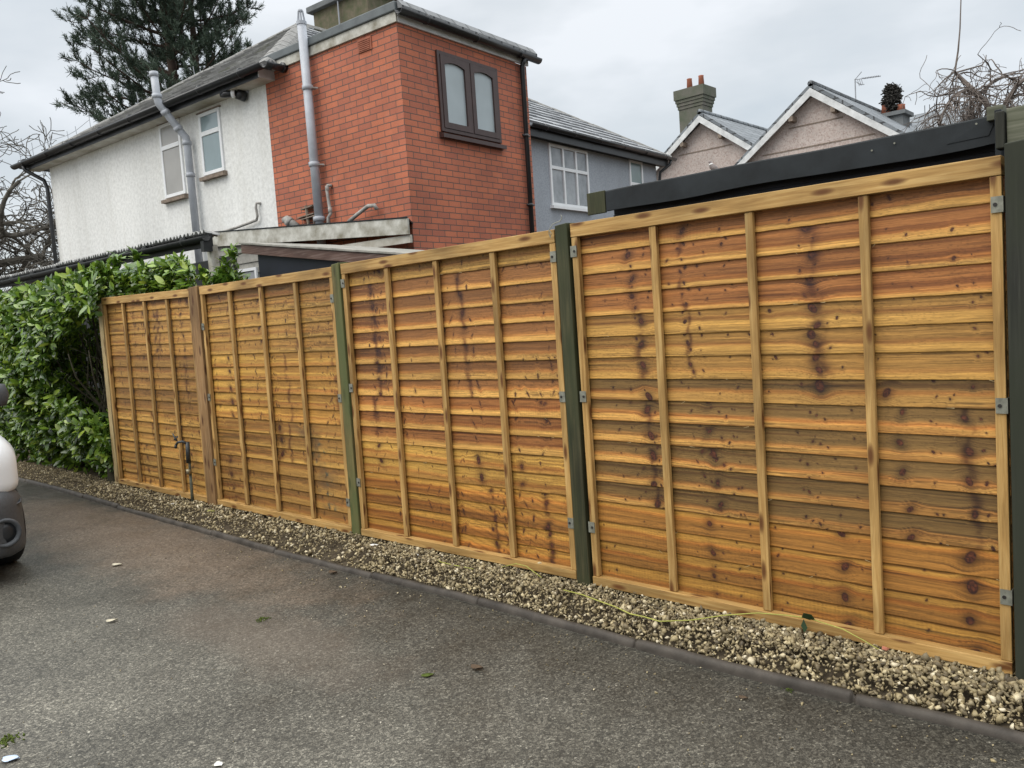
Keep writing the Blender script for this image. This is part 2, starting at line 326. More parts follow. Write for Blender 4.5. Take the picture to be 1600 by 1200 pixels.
# ------------------------------------------------------------------ mesh builder
INV = {}
class MB:
    def __init__(s): s.v = []; s.f = []; s.u = None
    def add(s, vs, fs):
        o = len(s.v); s.v += [tuple(p) for p in vs]; s.f += [tuple(i+o for i in f) for f in fs]; return s
    def box(s, x0, x1, y0, y1, z0, z1):
        return s.add([(x0, y0, z0), (x1, y0, z0), (x1, y1, z0), (x0, y1, z0), (x0, y0, z1), (x1, y0, z1), (x1, y1, z1), (x0, y1, z1)],
                     [(3, 2, 1, 0), (4, 5, 6, 7), (0, 1, 5, 4), (1, 2, 6, 5), (2, 3, 7, 6), (3, 0, 4, 7)])
    def hexa(s, p):  # bottom 4 then top 4, counter-clockwise from above
        return s.add(p, [(3, 2, 1, 0), (4, 5, 6, 7), (0, 1, 5, 4), (1, 2, 6, 5), (2, 3, 7, 6), (3, 0, 4, 7)])
    def prism(s, poly, y0, y1, axis='y'):
        n = len(poly)
        def P(a, b, t): return (a, t, b) if axis == 'y' else ((t, a, b) if axis == 'x' else (a, b, t))
        vs = [P(a, b, y0) for a, b in poly]+[P(a, b, y1) for a, b in poly]
        fs = [tuple(range(n)), tuple(range(2*n-1, n-1, -1))]+[(i, i+n, (i+1) % n+n, (i+1) % n) for i in range(n)]
        return s.add(vs, fs)
    def tube(s, pts, rad, n=8, cap=True):
        pts = [Vector(p) for p in pts]; k = len(pts)
        if not hasattr(rad, '__len__'): rad = [rad]*k
        o = len(s.v); prev = None
        for i, p in enumerate(pts):
            t = (pts[min(i+1, k-1)]-pts[max(i-1, 0)]).normalized()
            a = Vector((0, 0, 1)) if abs(t.z) < .9 else Vector((1, 0, 0))
            if prev is not None: a = prev
            x = (a-t*a.dot(t)).normalized(); prev = x; y = t.cross(x)
            for j in range(n):
                th = 2*math.pi*j/n; q = p+(x*math.cos(th)+y*math.sin(th))*rad[i]; s.v.append(tuple(q))
        for i in range(k-1):
            for j in range(n):
                a = o+i*n+j; b = o+i*n+(j+1) % n; s.f.append((a, b, b+n, a+n))
        if cap: s.f.append(tuple(o+j for j in range(n-1, -1, -1))); s.f.append(tuple(o+(k-1)*n+j for j in range(n)))
        return s
    def lathe(s, c, prof, n=16, axis='z'):
        o = len(s.v); k = len(prof)
        for r, h in prof:
            for j in range(n):
                th = 2*math.pi*j/n; a, b = r*math.cos(th), r*math.sin(th)
                p = (a, b, h) if axis == 'z' else ((a, h, b) if axis == 'y' else (h, a, b))
                s.v.append((c[0]+p[0], c[1]+p[1], c[2]+p[2]))
        for i in range(k-1):
            for j in range(n):
                a = o+i*n+j; b = o+i*n+(j+1) % n; s.f.append((a, b, b+n, a+n))
        s.f.append(tuple(o+j for j in range(n-1, -1, -1))); s.f.append(tuple(o+(k-1)*n+j for j in range(n)))
        return s
    def build(s, name, m, parent=None, local=False, smooth=False, bevel=0, seg=2, uv=None):
        me = bpy.data.meshes.new(name); me.from_pydata(s.v, [], s.f)
        bm = bmesh.new(); bm.from_mesh(me); bmesh.ops.recalc_face_normals(bm, faces=bm.faces); bm.to_mesh(me); bm.free()
        ul = me.uv_layers.new(name='UVMap'); co = np.array([v.co for v in me.vertices]) if s.v else np.zeros((0, 3))
        if uv is None:
            for p in me.polygons:
                n = p.normal; a = max(range(3), key=lambda i: abs(n[i]))
                for li in p.loop_indices:
                    c = me.vertices[me.loops[li].vertex_index].co
                    ul.data[li].uv = (c[1], c[2]) if a == 0 else ((c[0], c[2]) if a == 1 else (c[0], c[1]))
        else:
            for p in me.polygons:
                for li in p.loop_indices: ul.data[li].uv = uv(me.vertices[me.loops[li].vertex_index].co, p.normal)
        if smooth:
            for p in me.polygons: p.use_smooth = True
        return link(name, me, m, parent, local, bevel, seg)
def link(name, me, m, parent=None, local=False, bevel=0, seg=2):
    o = bpy.data.objects.new(name, me); COL.objects.link(o)
    if m: me.materials.append(M[m] if isinstance(m, str) else m)
    if parent is not None:
        o.parent = parent
        if not local: o.matrix_parent_inverse = INV[parent.name]
    if bevel:
        b = o.modifiers.new('bevel', 'BEVEL'); b.width = bevel; b.segments = seg; b.limit_method = 'ANGLE'
    INV.setdefault(o.name, Matrix.Identity(4) if parent is None else (INV[parent.name] if not local else INV[parent.name]))
    return o
SUBINV = Matrix.Identity(4)
def sub(mb, name, m, part, **k):
    """a sub-part: parented to a part whose own basis is the identity"""
    o = mb.build(name, m, None, True, **k); o.parent = part; return o
def thing(name, label, cat, loc=(0, 0, 0), rz=0, group=None):
    o = bpy.data.objects.new(name, None); COL.objects.link(o); o.empty_display_size = .1
    o.location = loc; o.rotation_euler = (0, 0, rz)
    INV[o.name] = (Matrix.Translation(loc) @ Matrix.Rotation(rz, 4, 'Z')).inverted()
    return tag(o, label, cat, group)
def tag(o, label, cat, group=None):
    o['label'] = label; o['category'] = cat
    if group: o['group'] = group
    return o
def struct(o): o['kind'] = 'structure'; return o

def npmesh(name, v, f4, m, parent=None, uv=None, col=None, smooth=False, k=4, local=False):
    """fast mesh from numpy arrays; f4 = (n,k) faces; uv per vertex; col per vertex"""
    me = bpy.data.meshes.new(name); nv, nf = len(v), len(f4)
    me.vertices.add(nv); me.vertices.foreach_set('co', np.asarray(v, np.float32).ravel())
    me.loops.add(nf*k); me.loops.foreach_set('vertex_index', np.asarray(f4, np.int32).ravel())
    me.polygons.add(nf); me.polygons.foreach_set('loop_start', np.arange(nf, dtype=np.int32)*k)
    me.polygons.foreach_set('loop_total', np.full(nf, k, np.int32))
    if smooth: me.polygons.foreach_set('use_smooth', np.ones(nf, bool))
    me.update(calc_edges=True)
    if uv is not None:
        ul = me.uv_layers.new(name='UVMap'); ul.data.foreach_set('uv', np.asarray(uv, np.float32)[np.asarray(f4).ravel()].ravel())
    if col is not None:
        a = me.color_attributes.new('Col', 'FLOAT_COLOR', 'POINT'); c = np.ones((nv, 4), np.float32); c[:, :3] = col; a.data.foreach_set('color', c.ravel())
    me.validate()
    return link(name, me, m, parent, local)

# numpy value noise
def _h(i, j, s):
    n = (i.astype(np.int64)*374761393+j.astype(np.int64)*668265263+int(s)*1274126177) & 0x7fffffff
    n = (n ^ (n >> 13))*1274126177 & 0x7fffffff
    return ((n ^ (n >> 16)) & 0xffff)/65535.0
def vn(x, y, s=0):
    x = np.asarray(x, float); y = np.asarray(y, float)+0*x; x = x+0*y
    i = np.floor(x); j = np.floor(y); fx = x-i; fy = y-j; fx = fx*fx*(3-2*fx); fy = fy*fy*(3-2*fy)
    return ((_h(i, j, s)*(1-fx)+_h(i+1, j, s)*fx)*(1-fy)+(_h(i, j+1, s)*(1-fx)+_h(i+1, j+1, s)*fx)*fy)
def fbm(x, y, s=0, o=4):
    t = 0; a = .5
    for k in range(o): t = t+a*vn(x*2**k, y*2**k, s+k*17); a *= .5
    return t/(1-.5**o)
def sst(a, b, x): t = np.clip((x-a)/(b-a), 0, 1); return t*t*(3-2*t)

# ------------------------------------------------------------------ ground, drive, edging, gravel
o = MB().add([(-400, -400, -.006), (400, -400, -.006), (400, 400, -.006), (-400, 400, -.006)], [(0, 1, 2, 3)]).build('ground', 'soil'); struct(o)
EDGE = [(-14, -.26), (-8.2, -.28), (-6.7, -.29), (-4.9, -.35), (-3.7, -.36), (-2.65, -.39), (-1.9, -.375), (-1.36, -.365), (-.77, -.345), (-.3, -.345), (.12, -.355), (.5, -.36), (.8, -.36), (1.07, -.355), (1.4, -.335), (1.65, -.32), (1.95, -.31), (3.2, -.27), (6, -.22)]
def edge_y(x): return np.interp(x, [e[0] for e in EDGE], [e[1] for e in EDGE])
# drive: sheet with very slight undulation
nx, ny = 161, 81
xs = np.linspace(-30, 14, nx); t = np.linspace(0, 1, ny)
X = np.repeat(xs[:, None], ny, 1); Y = edge_y(X)-.0+(-14)*(t[None, :]**1.6)
Z = .004+.012*(fbm(X*.8, Y*.8, 3)-.5)*np.clip(-(Y+.5), 0, 1)+0*X
idx = np.arange(nx*ny).reshape(nx, ny)
F = np.stack([idx[:-1, :-1], idx[:-1, 1:], idx[1:, 1:], idx[1:, :-1]], -1).reshape(-1, 4)[:, ::-1]
o = npmesh('driveway', np.stack([X, Y, Z], -1).reshape(-1, 3), F, 'asphalt', uv=np.stack([X, Y], -1).reshape(-1, 2), smooth=True); struct(o)
# edging: rounded-top concrete lengths with open joints
joints = [-7.9, -6.99, -6.08, -5.17, -4.26, -3.35, -2.44, -1.40, -.53, .46, 1.385, 2.3]
xs = np.unique(np.concatenate([np.linspace(-14, -5, 40), np.linspace(-4.95, 3.2, 260)]+[np.array([-.016, -.009, -.005, -.002, .002, .005, .009, .016])+q for q in joints]))
prof = [(-.024, -.05), (-.023, .010), (-.020, .023), (-.014, .032), (-.006, .037), (.003, .0375), (.011, .035), (.017, .028), (.020, .016), (.020, -.05)]
V = []; 
for x in xs:
    d = min(abs(x-j) for j in joints); pinch = 1-.6*math.exp(-(d/.006)**2)
    j = float(vn(np.array([x*1.1]), np.array([0.]), 5)[0]-.5)*.012; seg = sum(x > q for q in joints)
    zz = ((seg*37) % 7-3)*.0022+(float(vn(np.array([x*9]), np.array([3.]), 8)[0])-.5)*.005
    for a, h in prof: V.append((x, float(edge_y(x))+a*pinch+j*.4+((seg*53) % 5-2)*.0018, h*(pinch*.5+.5)+zz))
n = len(prof); k = len(xs); idx = np.arange(n*k).reshape(k, n)
F = np.stack([idx[:-1, :-1], idx[1:, :-1], idx[1:, 1:], idx[:-1, 1:]], -1).reshape(-1, 4)
o = npmesh('kerb_edging', np.array(V), F, 'edging', smooth=True, uv=np.array(V)[:, :2]); struct(o)
# gravel bed
xs = np.linspace(-14, 4, 200); tt = np.linspace(0, 1, 14)
X = np.repeat(xs[:, None], 14, 1); Y = edge_y(X)+.02+(1.2)*tt[None, :]; Z = .02+.06*sst(0, .25, tt)[None, :]+.02*(fbm(X*6, Y*6, 9)-.5)
idx = np.arange(X.size).reshape(X.shape); F = np.stack([idx[:-1, :-1], idx[1:, :-1], idx[1:, 1:], idx[:-1, 1:]], -1).reshape(-1, 4)
o = npmesh('gravel_bed', np.stack([X, Y, Z], -1).reshape(-1, 3), F, 'grit', smooth=True, uv=np.stack([X, Y], -1).reshape(-1, 2)); struct(o)
def rock_shapes(n):
    out = []
    for _ in range(n):
        bm = bmesh.new()
        for q in range(9):
            p = Vector(RNG.normal(size=3)).normalized()*RNG.uniform(.75, 1.05); bm.verts.new((p.x, p.y*RNG.uniform(.55, .95), p.z*RNG.uniform(.45, .8)))
        bmesh.ops.convex_hull(bm, input=bm.verts[:])
        for v in [v for v in bm.verts if not v.link_faces]: bm.verts.remove(v)
        bmesh.ops.triangulate(bm, faces=bm.faces[:]); bm.verts.ensure_lookup_table(); bm.verts.index_update()
        out.append((np.array([v.co[:] for v in bm.verts]), np.array([[v.index for v in f.verts] for f in bm.faces]))); bm.free()
    return out
ROCKS = rock_shapes(14)
def rotm(n):
    q = RNG.normal(size=(n, 4)); q[:, 1:3] *= .55; q /= np.linalg.norm(q, axis=1)[:, None]; w, x, y, z = q.T
    return np.stack([np.stack([1-2*(y*y+z*z), 2*(x*y-z*w), 2*(x*z+y*w)], -1), np.stack([2*(x*y+z*w), 1-2*(x*x+z*z), 2*(y*z-x*w)], -1), np.stack([2*(x*z-y*w), 2*(y*z+x*w), 1-2*(x*x+y*y)], -1)], 1)
def scatter(name, P, S, mname):
    V = []; F = []; o = 0; rm = rotm(len(P)); which = RNG.integers(0, len(ROCKS), len(P))
    for i in range(len(P)):
        v, f = ROCKS[which[i]]; V.append((v*S[i])@rm[i].T+P[i]); F.append(f+o); o += len(v)
    return npmesh(name, np.concatenate(V), np.concatenate(F), mname, k=3)
NG = 26000
gx = np.where(RNG.random(NG) < .6, RNG.uniform(-1.6, 2.6, NG), RNG.uniform(-9.0, -1.6, NG)); gt = RNG.random(NG)
gy = edge_y(gx)+.020+gt*(-.0-edge_y(gx))*1.05
heap = .026+.068*sst(0, .30, gt)+.018*fbm(gx*5, gy*5, 9)
gs = np.exp(RNG.normal(math.log(.0096), .38, NG)); gs = np.clip(gs, .005, .026); gs = np.where(gx < -1.6, gs*1.08, gs*(1+.12*np.clip(gx, 0, 2))); gs = np.where((gx < -6.3), gs*.7, gs)
P = np.stack([gx, gy, heap+RNG.uniform(-.016, .006, NG)+gs*.3], -1)
o = scatter('gravel', P, gs, 'gravel'); o['kind'] = 'stuff'
# stones that have strayed onto the tarmac and fine grit
NS = 420
sx = RNG.uniform(-3, 2.6, NS); sy = edge_y(sx)-.04-np.abs(RNG.normal(0, .22, NS)); 
sx2 = RNG.uniform(-4, 2.2, 500); sy2 = RNG.uniform(-2.9, -.5, 500)
P = np.concatenate([np.stack([sx, sy, np.full(NS, .008)], -1), np.stack([sx2, sy2, np.full(500, .008)], -1)])
S = np.concatenate([np.exp(RNG.normal(math.log(.0042), .45, NS)), np.exp(RNG.normal(math.log(.003), .35, 500))])
o = scatter('loose_grit', P, S, 'gravel'); o['kind'] = 'stuff'

# ------------------------------------------------------------------ fence panels
# palettes (linear): heart, sap, band
PAL = {'orange': ((.285, .138, .048), (.48, .30, .10), (.36, .155, .045)), 'brown': ((.225, .115, .043), (.47, .295, .10), (.33, .150, .045)),
       'olive': ((.195, .125, .048), (.46, .285, .095), (.36, .165, .048)), 'gold': ((.38, .225, .058), (.32, .170, .045), (.39, .170, .040)),
       'yellow': ((.43, .275, .078), (.36, .21, .062), (.34, .165, .048)), 'tan': ((.34, .205, .066), (.40, .255, .082), (.30, .155, .048)),
       'drab': ((.25, .145, .050), (.34, .21, .070), (.27, .135, .046)), 'mid': ((.34, .205, .066), (.43, .27, .086), (.28, .140, .044))}
PW = 1.83
PANELS = [
 dict(q=((-5.83, 1.955), (-4.004, 1.905), (-5.875, .115), (-4.032, .11)), label='lapped fence section beside the laurel hedge, behind the garden tap',
      grp=[(1, 'drab'), (4, 'tan'), (5, 'drab'), (3, 'tan'), (5, 'tan')]),
 dict(q=((-3.83, 1.908), (-2.007, 1.897), (-3.868, .111), (-2.026, .107)), label='lapped fence section with green paint smears, between brown post and mossy post',
      grp=[(1, 'drab'), (4, 'tan'), (5, 'yellow'), (3, 'tan'), (5, 'drab')]),
 dict(q=((-1.905, 1.905), (-.114, 1.904), (-1.918, .113), (-.107, .12)), label='lapped fence section of striped boards, between the two green posts',
      grp=[(1, 'tan'), (7, 'brown'), (3, 'orange'), (2, 'yellow'), (4, 'gold')]),
 dict(q=((-.012, 1.918), (1.826, 1.909), (-.002, .111), (1.831, .107)), label='lapped fence section with columns of dark knots, in front of the black shed',
      grp=[(1, 'orange'), (3, 'orange'), (3, 'mid'), (1, 'olive'), (5, 'olive'), (4, 'gold')]),
]
COLS = {(3, 1): ((1.15, .035), (.31, .022), (.57, .012)), (3, 2): ((1.17, .036), (.33, .024), (.59, .013)), (3, 4): ((.36, .014), (1.70, .016)), (2, 1): ((.245, .024), (1.07, .018)), (2, 2): ((.20, .022),), (2, 4): ((1.62, .016), (1.22, .012)),
        (1, 1): ((.36, .016), (1.3, .03)), (1, 2): ((1.12, .02), (1.72, .022)), (1, 3): ((1.1, .02),), (0, 1): ((1.1, .025), (.6, .02)), (0, 2): ((1.55, .03),), (0, 3): ((.8, .02),), (0, 4): ((1.3, .02), (.5, .02))}
def quad_xz(q, s, t):   # s: 0 left..1 right, t: 0 bottom..1 top
    (tlx, tlz), (trx, trz), (blx, blz), (brx, brz) = q
    x = (1-t)*((1-s)*blx+s*brx)+t*((1-s)*tlx+s*trx); z = (1-t)*((1-s)*blz+s*brz)+t*((1-s)*tlz+s*trz); return x, z
def lap_boards(pi, pd, parent):
    q = pd['q']; near = pi >= 2
    du = (.008, .007, .0045, .0032)[pi]; nv = (18, 20, 30, 44)[pi]
    nu = int(PW/du)+1; H = 1.80
    u = np.linspace(0, PW, nu)
    gl = []
    for gi, (cnt, pal) in enumerate(pd['grp']): gl += [(gi, i, cnt, pal) for i in range(cnt)]
    VV = []; FF = []; UU = []; CC = []; off = 0
    rg = np.random.default_rng(100+pi*7)
    G = []
    for gi, (cnt, pal) in enumerate(pd['grp']):
        big = [(rg.uniform(.1, PW-.1), rg.uniform(.25, .8), rg.uniform(.010, .017)) for _ in range(rg.integers(1, 4))]
        small = [(rg.uniform(.05, PW-.05), rg.uniform(.1, .9), rg.uniform(.0035, .0072)) for _ in range(rg.integers(13, 22))]
        G.append(dict(b=rg.uniform(.52, .8), inv=False, big=big, small=small, drift=rg.uniform(-.05, .09), kd=rg.uniform(-.12, .12), s=rg.integers(0, 9999), saw=rg.random() < .5))
    if pi == 3:   # the knot columns of the nearest panel
        G[1]['big'] = [(.30, .55, .017), (1.145, .35, .018)]; G[2]['big'] = [(.34, .62, .015), (1.15, .5, .021), (1.17, .85, .015)]; G[3]['big'] = [(1.18, .45, .018), (1.42, .7, .015), (.36, .8, .018)]
        G[4]['big'] = [(.36, .55, .018), (1.47, .5, .013), (1.70, .6, .014), (.68, .3, .016)]; G[5]['big'] = [(1.24, .4, .017), (1.69, .45, .02), (.66, .6, .013)]
        G[1]['small'] += [(.56, .5, .009), (.58, .85, .008), (.80, .3, .007)]; G[2]['small'] += [(.57, .3, .010), (.585, .6, .010), (.60, .85, .010), (.88, .4, .008), (.98, .42, .008)]
        G[4]['small'] += [(.62+a*.035, .2+.13*a, .007) for a in range(5)]+[(1.07+a*.03, .3+.1*a, .006) for a in range(5)]
        G[1]['b'] = .74; G[2]['b'] = .68; G[4]['b'] = .77
    if pi == 2:
        G[1]['big'] = [(.24, .35, .013), (.25, .7, .014), (1.06, .55, .013)]; G[1]['b'] = .7
        G[4]['big'] = [(1.62, .3, .011), (1.63, .75, .012), (1.2, .5, .012)]
        G[1]['small'] += [(1.42+.09*a, .35-.03*a, .006) for a in range(4)]
    T = [(.0 if k == 0 else 0)+1-(.083+.0566*k) for k in range(17)]
    v = np.linspace(0, 1, nv)
    for k in range(17):
        gi, i, cnt, pal = gl[min(k, len(gl)-1)]; g = G[gi]
        bw = .138
        U, Vv = np.meshgrid(u, v, indexing='ij')
        wav = (fbm(u*2.2, 0*u+k*3.1, 40+pi)-.5)*.0035+(vn(u*24, 0*u+k, 50+pi)-.5)*.0016
        zb = np.maximum(T[k]*H+wav, .012); zt = np.minimum(T[k]*H+bw, H-.012)
        zz = zt+(zb[:, None]-zt)*Vv
        x, z = quad_xz(q, U/PW, zz/H)
        y = -(.004+.0105*Vv)-.003*(fbm(U*1.3, Vv*.7+k*5, 60+pi)-.5)
        s = int(g['s'])
        wander = (fbm(U*.9+i*.05, 0*U+gi*7.7, s)-.5)*.30+(fbm(U*3.5, 0*U+k*2.3, s+3)-.5)*.06
        w = Vv+wander
        kn = np.zeros_like(U); halo = np.zeros_like(U); ring = np.zeros_like(U); smear = np.zeros_like(U)
        for isbig, lst in ((True, g['big']), (False, g['small'])):
            for (ku, kv, kr) in lst:
                uu = ku+.006*i+rg.uniform(-.012, .012)*(1 if isbig else .35); v0 = kv+g['kd']*i+rg.uniform(-.1, .1)*(1 if isbig else .3)
                if v0 < 0 or v0 > 1.02: v0 = v0 % 1
                if not isbig and rg.random() < .12: continue
                r = kr*rg.uniform(.65, 1.1); asp = rg.uniform(.8, 1.5) if (isbig or pi == 3) else rg.uniform(1.2, 3.2); sl = rg.uniform(-.5, .5)*(1 if pi == 3 else 1.5)
                dx = (U-uu); dy = (Vv-v0)*bw; dx = dx-sl*dy
                d = np.sqrt((dx/r*1.05)**2+(dy/(r*asp))**2)
                kn = np.maximum(kn, sst(1.03, .84, d)); halo = np.maximum(halo, np.exp(-(d/1.7)**2)*(1 if isbig else .8))
                ring = np.maximum(ring, np.exp(-((d-.9)/.18)**2))
                if isbig: smear = np.maximum(smear, np.exp(-(dx/(r*2.6))**2-(dy/.05)**2))
                w = w-(Vv-v0)*np.exp(-(d/2.6)**2)*.65
        hc, sc, bc = [np.array(c) for c in PAL[pal]]
        tj = rg.uniform(.88, 1.14); b = g['b']+g['drift']*(i-cnt/2)
        heart = sst(b+.10, b-.10, w)[..., None]
        c = sc*(1-heart)+hc*heart
        band = (np.exp(-((w-b-.02)/.075)**2)*rg.uniform(.35, .9))[..., None]; c = c*(1-band)+bc*band
        # bands of grain
        g1 = fbm(U*.9, w*11, s+11, 4); g2 = fbm(U*2.4, w*46, s+12, 3)
        if pal == 'gold':
            arch = w*.8+.9*(vn(U*1.1+i*.04, 0*U+gi*3, s+8)-.5)*2; rg_ = .5+.5*np.sin(2*math.pi*(arch*5.5+.6*fbm(U*2.2, w*3, s+5)))
            c = c*(1-.22*rg_[..., None]**3)
        c = c*(.70+.60*g1[..., None])*(.80+.40*g2[..., None])
        st_ = sst(.62, .70, fbm(U*1.1, w*30+9, s+41, 3))*sst(.4, .6, vn(U*1.3, Vv*2+k, s+43)); c = c*(1-.40*st_[..., None])
        dk = sst(.60, .74, fbm(U*.7, w*7, s+21, 3))[..., None]; c = c*(1-dk*.34*np.array([.8, 1, 1.1]))
        if g['saw'] or pal in ('yellow', 'tan'):
            sw = np.sin(2*math.pi*(U/.0165+.5*vn(U*3, Vv*2, s)))*sst(.45, .65, fbm(U*1.7, Vv*1.5+k, s+31))
            c = c*(1+.035*sw[..., None])
        c = c*(1-.5*np.clip(smear, 0, 1)[..., None]*(fbm(U*14, Vv*9, s+2)[..., None])*np.array([.9, 1, 1]))
        c = c*(1-.42*halo[..., None])
        # stain running down the boards of one log below its knots
        for cu_, cw_ in COLS.get((pi, gi), ()):
            cx_ = U-(cu_+.006*i)-.016*(vn(Vv*3+k*2.3, 0*U, s+51)-.5)*2
            mk = np.exp(-(cx_/(cw_*(.55+.9*vn(Vv*4+k, 0*U+3, s+52))))**2)*sst(.30, .62, fbm(U*22, Vv*3.5+k*4, s+53)); c = c*(1-mk[..., None]*np.array([.50, .58, .58]))
        hair = fbm(U*7+k, w*115, s+61, 2); c = c*(.86+.28*hair[..., None])
        spk = sst(.70, .86, vn(U*95, w*60+k, s+63))*sst(.4, .6, fbm(U*2, Vv*2+k, s+64)); c = c*(1-.22*spk[..., None])
        lum_ = (c*np.array([.3, .6, .1])).sum(-1, keepdims=True); c = c*.94+lum_*.06*np.array([1.06, .98, .80])
        kc = np.array([.085, .034, .018])*(.5+1.3*vn(U*190, Vv*34, s)[..., None])
        c = c*(1-kn[..., None])+kc*kn[..., None]; c = c*(1-.45*ring[..., None]*kn.clip(.3, 1)[..., None])
        c = c*tj
        if pi == 1:   # smears of green paint near its right edge
            for (gu, gk) in ((1.45, 11), (1.43, 12), (1.52, 13), (1.5, 14), (1.53, 15), (1.3, 10)):
                if k == gk:
                    mk = np.exp(-((U-gu-.1*(Vv-.5))/.05)**2)*sst(.55, .62, fbm(U*26, Vv*5+k, 77)); c = c*(1-mk[..., None]*.75)+np.array([.075, .12, .10])*mk[..., None]*.75
                    mk = np.exp(-((U-gu)/.13)**2)*sst(.42, .6, fbm(U*7, Vv*2.5+k, 78))*.45; c = c*(1-mk[..., None])+np.array([.10, .075, .055])*mk[..., None]
        c = np.clip(.222*(np.clip(c, .004, 1)/.225)**1.36, .006, .85)
        P = np.stack([x, y, z], -1)
        # underside and back
        Pb = P[:, -1:].copy(); Pb[..., 1] += .006; Pt = P[:, :1].copy(); Pt[..., 1] = np.maximum(Pt[..., 1]+.006, .003)
        P = np.concatenate([P, Pb, Pt], 1); c = np.concatenate([c, c[:, -1:]*.8, c[:, :1]], 1)
        UVv = np.stack([U+rg.uniform(0, 50), w*bw+k*3.0], -1); UVv = np.concatenate([UVv, UVv[:, -1:], UVv[:, :1]], 1)
        m = nv+2; ix = np.arange(nu*m).reshape(nu, m)+off
        FF.append(np.stack([ix[:-1, :-1], ix[:-1, 1:], ix[1:, 1:], ix[1:, :-1]], -1).reshape(-1, 4))
        VV.append(P.reshape(-1, 3)); UU.append(UVv.reshape(-1, 2)); CC.append(c.reshape(-1, 3)); off += nu*m
        # splinters hanging from the sawn edge
        for _ in range(rg.integers(0, 5) if near else rg.integers(0, 2)):
            a = rg.integers(5, nu-8); p0 = P[a, nv-1]; dd = np.array([rg.uniform(-.03, .03), -.006, rg.uniform(-.012, .004)]); pm = p0+dd*.5+np.array([0, -.003, .002]); wv_ = np.array([0, 0, .0011])
            VV.append(np.array([p0-wv_, p0+dd-wv_*.3, p0+dd+wv_*.3, p0+wv_])); FF.append(np.array([[0, 1, 2, 3]])+off); UU.append(np.zeros((4, 2))); CC.append(np.tile([[.55, .42, .22]], (4, 1))); off += 4
    return npmesh('lap_boards', np.concatenate(VV), np.concatenate(FF), 'boards', parent, uv=np.concatenate(UU), col=np.concatenate(CC), smooth=False)
def member(q, s0, s1, t0, t1, y0, y1):
    pts = []
    for t in (t0, t1):
        for (s, y) in ((s0, y0), (s1, y0), (s1, y1), (s0, y1)):
            x, z = quad_xz(q, s, t); pts.append((x, y, z))
    return MB().hexa(pts)
def clip_bracket(x, z, side, parent):
    """small galvanised fixing clip screwed to the stile; the flange bends back along the post"""
    mb = MB().box(x-.017, x+.017, -.0535, -.0505, z-.027, z+.027)
    e = x+.017*side
    mb.box(min(e, e+.003*side), max(e, e+.003*side), -.0535, -.02, z-.027, z+.027)
    c = mb.build('fixing_clip', 'galv', parent)
    sub(MB().lathe((x-.004*side, -.0565, z), [(.0065, 0), (.0065, .003)], 10, 'y'), 'screw', 'hole', c)
for pi, pd in enumerate(PANELS):
    q = pd['q']; loc = (q[2][0], 0, q[2][1])
    t = thing('lap_fence', pd['label'], 'fence', loc, 0, 'lapped fence sections along the drive')
    lap_boards(pi, pd, t)
    sw = .036/PW
    if pi == 2: sw = .038/PW
    for (a, b) in ((0.0005, sw), (1-sw, .9995)):
        member(q, a, b, .026, .963, -.047, -.019).build('stile', 'batten', t, bevel=.0025)
    ty = .0
    member(q, 0, 1, .9635, 1.0, -.050, .018).build('top_rail', 'rail', t, bevel=.0025)
    member(q, 0, 1, 0, .0255, -.053, .012).build('bottom_rail', 'rail', t, bevel=.003)
    for kx in (.25, .5, .75):
        dv = random.uniform(-.004, .004)
        bt = member(q, kx-.0185/PW+dv, kx+.0185/PW+dv+random.uniform(-.001, .001),   .0262, .963, -.043, -.0195).build('batten', 'batten', t, bevel=.004)
    zs = {0: ([], []), 1: ([.82, .5, .2], [.885, .515, .12]), 2: ([.93, .55, .20], [.925, .53, .165]), 3: ([.925, .53, .165], [.91, .53, .155])}[pi]
    for side, lst in ((-1, zs[0]), (1, zs[1])):
        for tz in lst:
            x, z = quad_xz(q, .0085 if side < 0 else .9915, tz); clip_bracket(x, z, side, t)
# ------------------------------------------------------------------ fence posts
def post(x0b, x1b, x0t, x1t, z0, z1, y0, y1, m, label, sl=.006):
    t = thing('fence_post', label, 'fence post', ((x0b+x1b)/2, (y0+y1)/2, z0), 0, 'fence posts')
    MB().hexa([(x0b, y0, z0), (x1b, y0, z0), (x1b, y1, z0), (x0b, y1, z0), (x0t, y0, z1-sl), (x1t, y0, z1), (x1t, y1, z1+.004), (x0t, y1, z1-.003)]).build('shaft', m, t, bevel=.004)
    return t
post(-5.965, -5.885, -5.93, -5.84, -.1, 1.90, -.055, .045, 'post_pale', 'pale new timber fence post beside the laurel hedge')
post(-4.028, -3.882, -3.995, -3.845, -.1, 1.917, -.062, .03, 'post_brown', 'wide brown fence post to the right of the garden tap')
post(-2.014, -1.93, -1.996, -1.914, -.1, 1.915, -.058, .02, 'post_mid', 'mossy green and brown fence post, narrow, behind the gravel midway along the fence')
post(-.100, -.018, -.102, -.026, -.1, 1.925, -.058, .02, 'post_green', 'dark green fence post with wire at its top, next to the nearest panel')
tp = post(1.846, 1.95, 1.842, 1.945, -.1, 1.945, -.085, .02, 'post_black', 'blackened fence post at the right edge of the photo')
# loop of wire on the green post
mb = MB(); mb.tube([(-.112, -.08, 1.86), (-.118, -.085, 1.885), (-.108, -.088, 1.905), (-.092, -.083, 1.925), (-.08, -.07, 1.932), (-.062, -.065, 1.936), (-.052, -.06, 1.947), (-.05, -.06, 1.958), (-.056, -.06, 1.967)], .0022, 6)
mb.tube([(-.112, -.082, 1.87), (-.1, -.087, 1.88), (-.112, -.09, 1.9), (-.12, -.08, 1.89)], .002, 6)
tag(mb.build('wire_loop', 'galv'), 'loop of thin grey wire hooked over the dark green post top', 'wire')
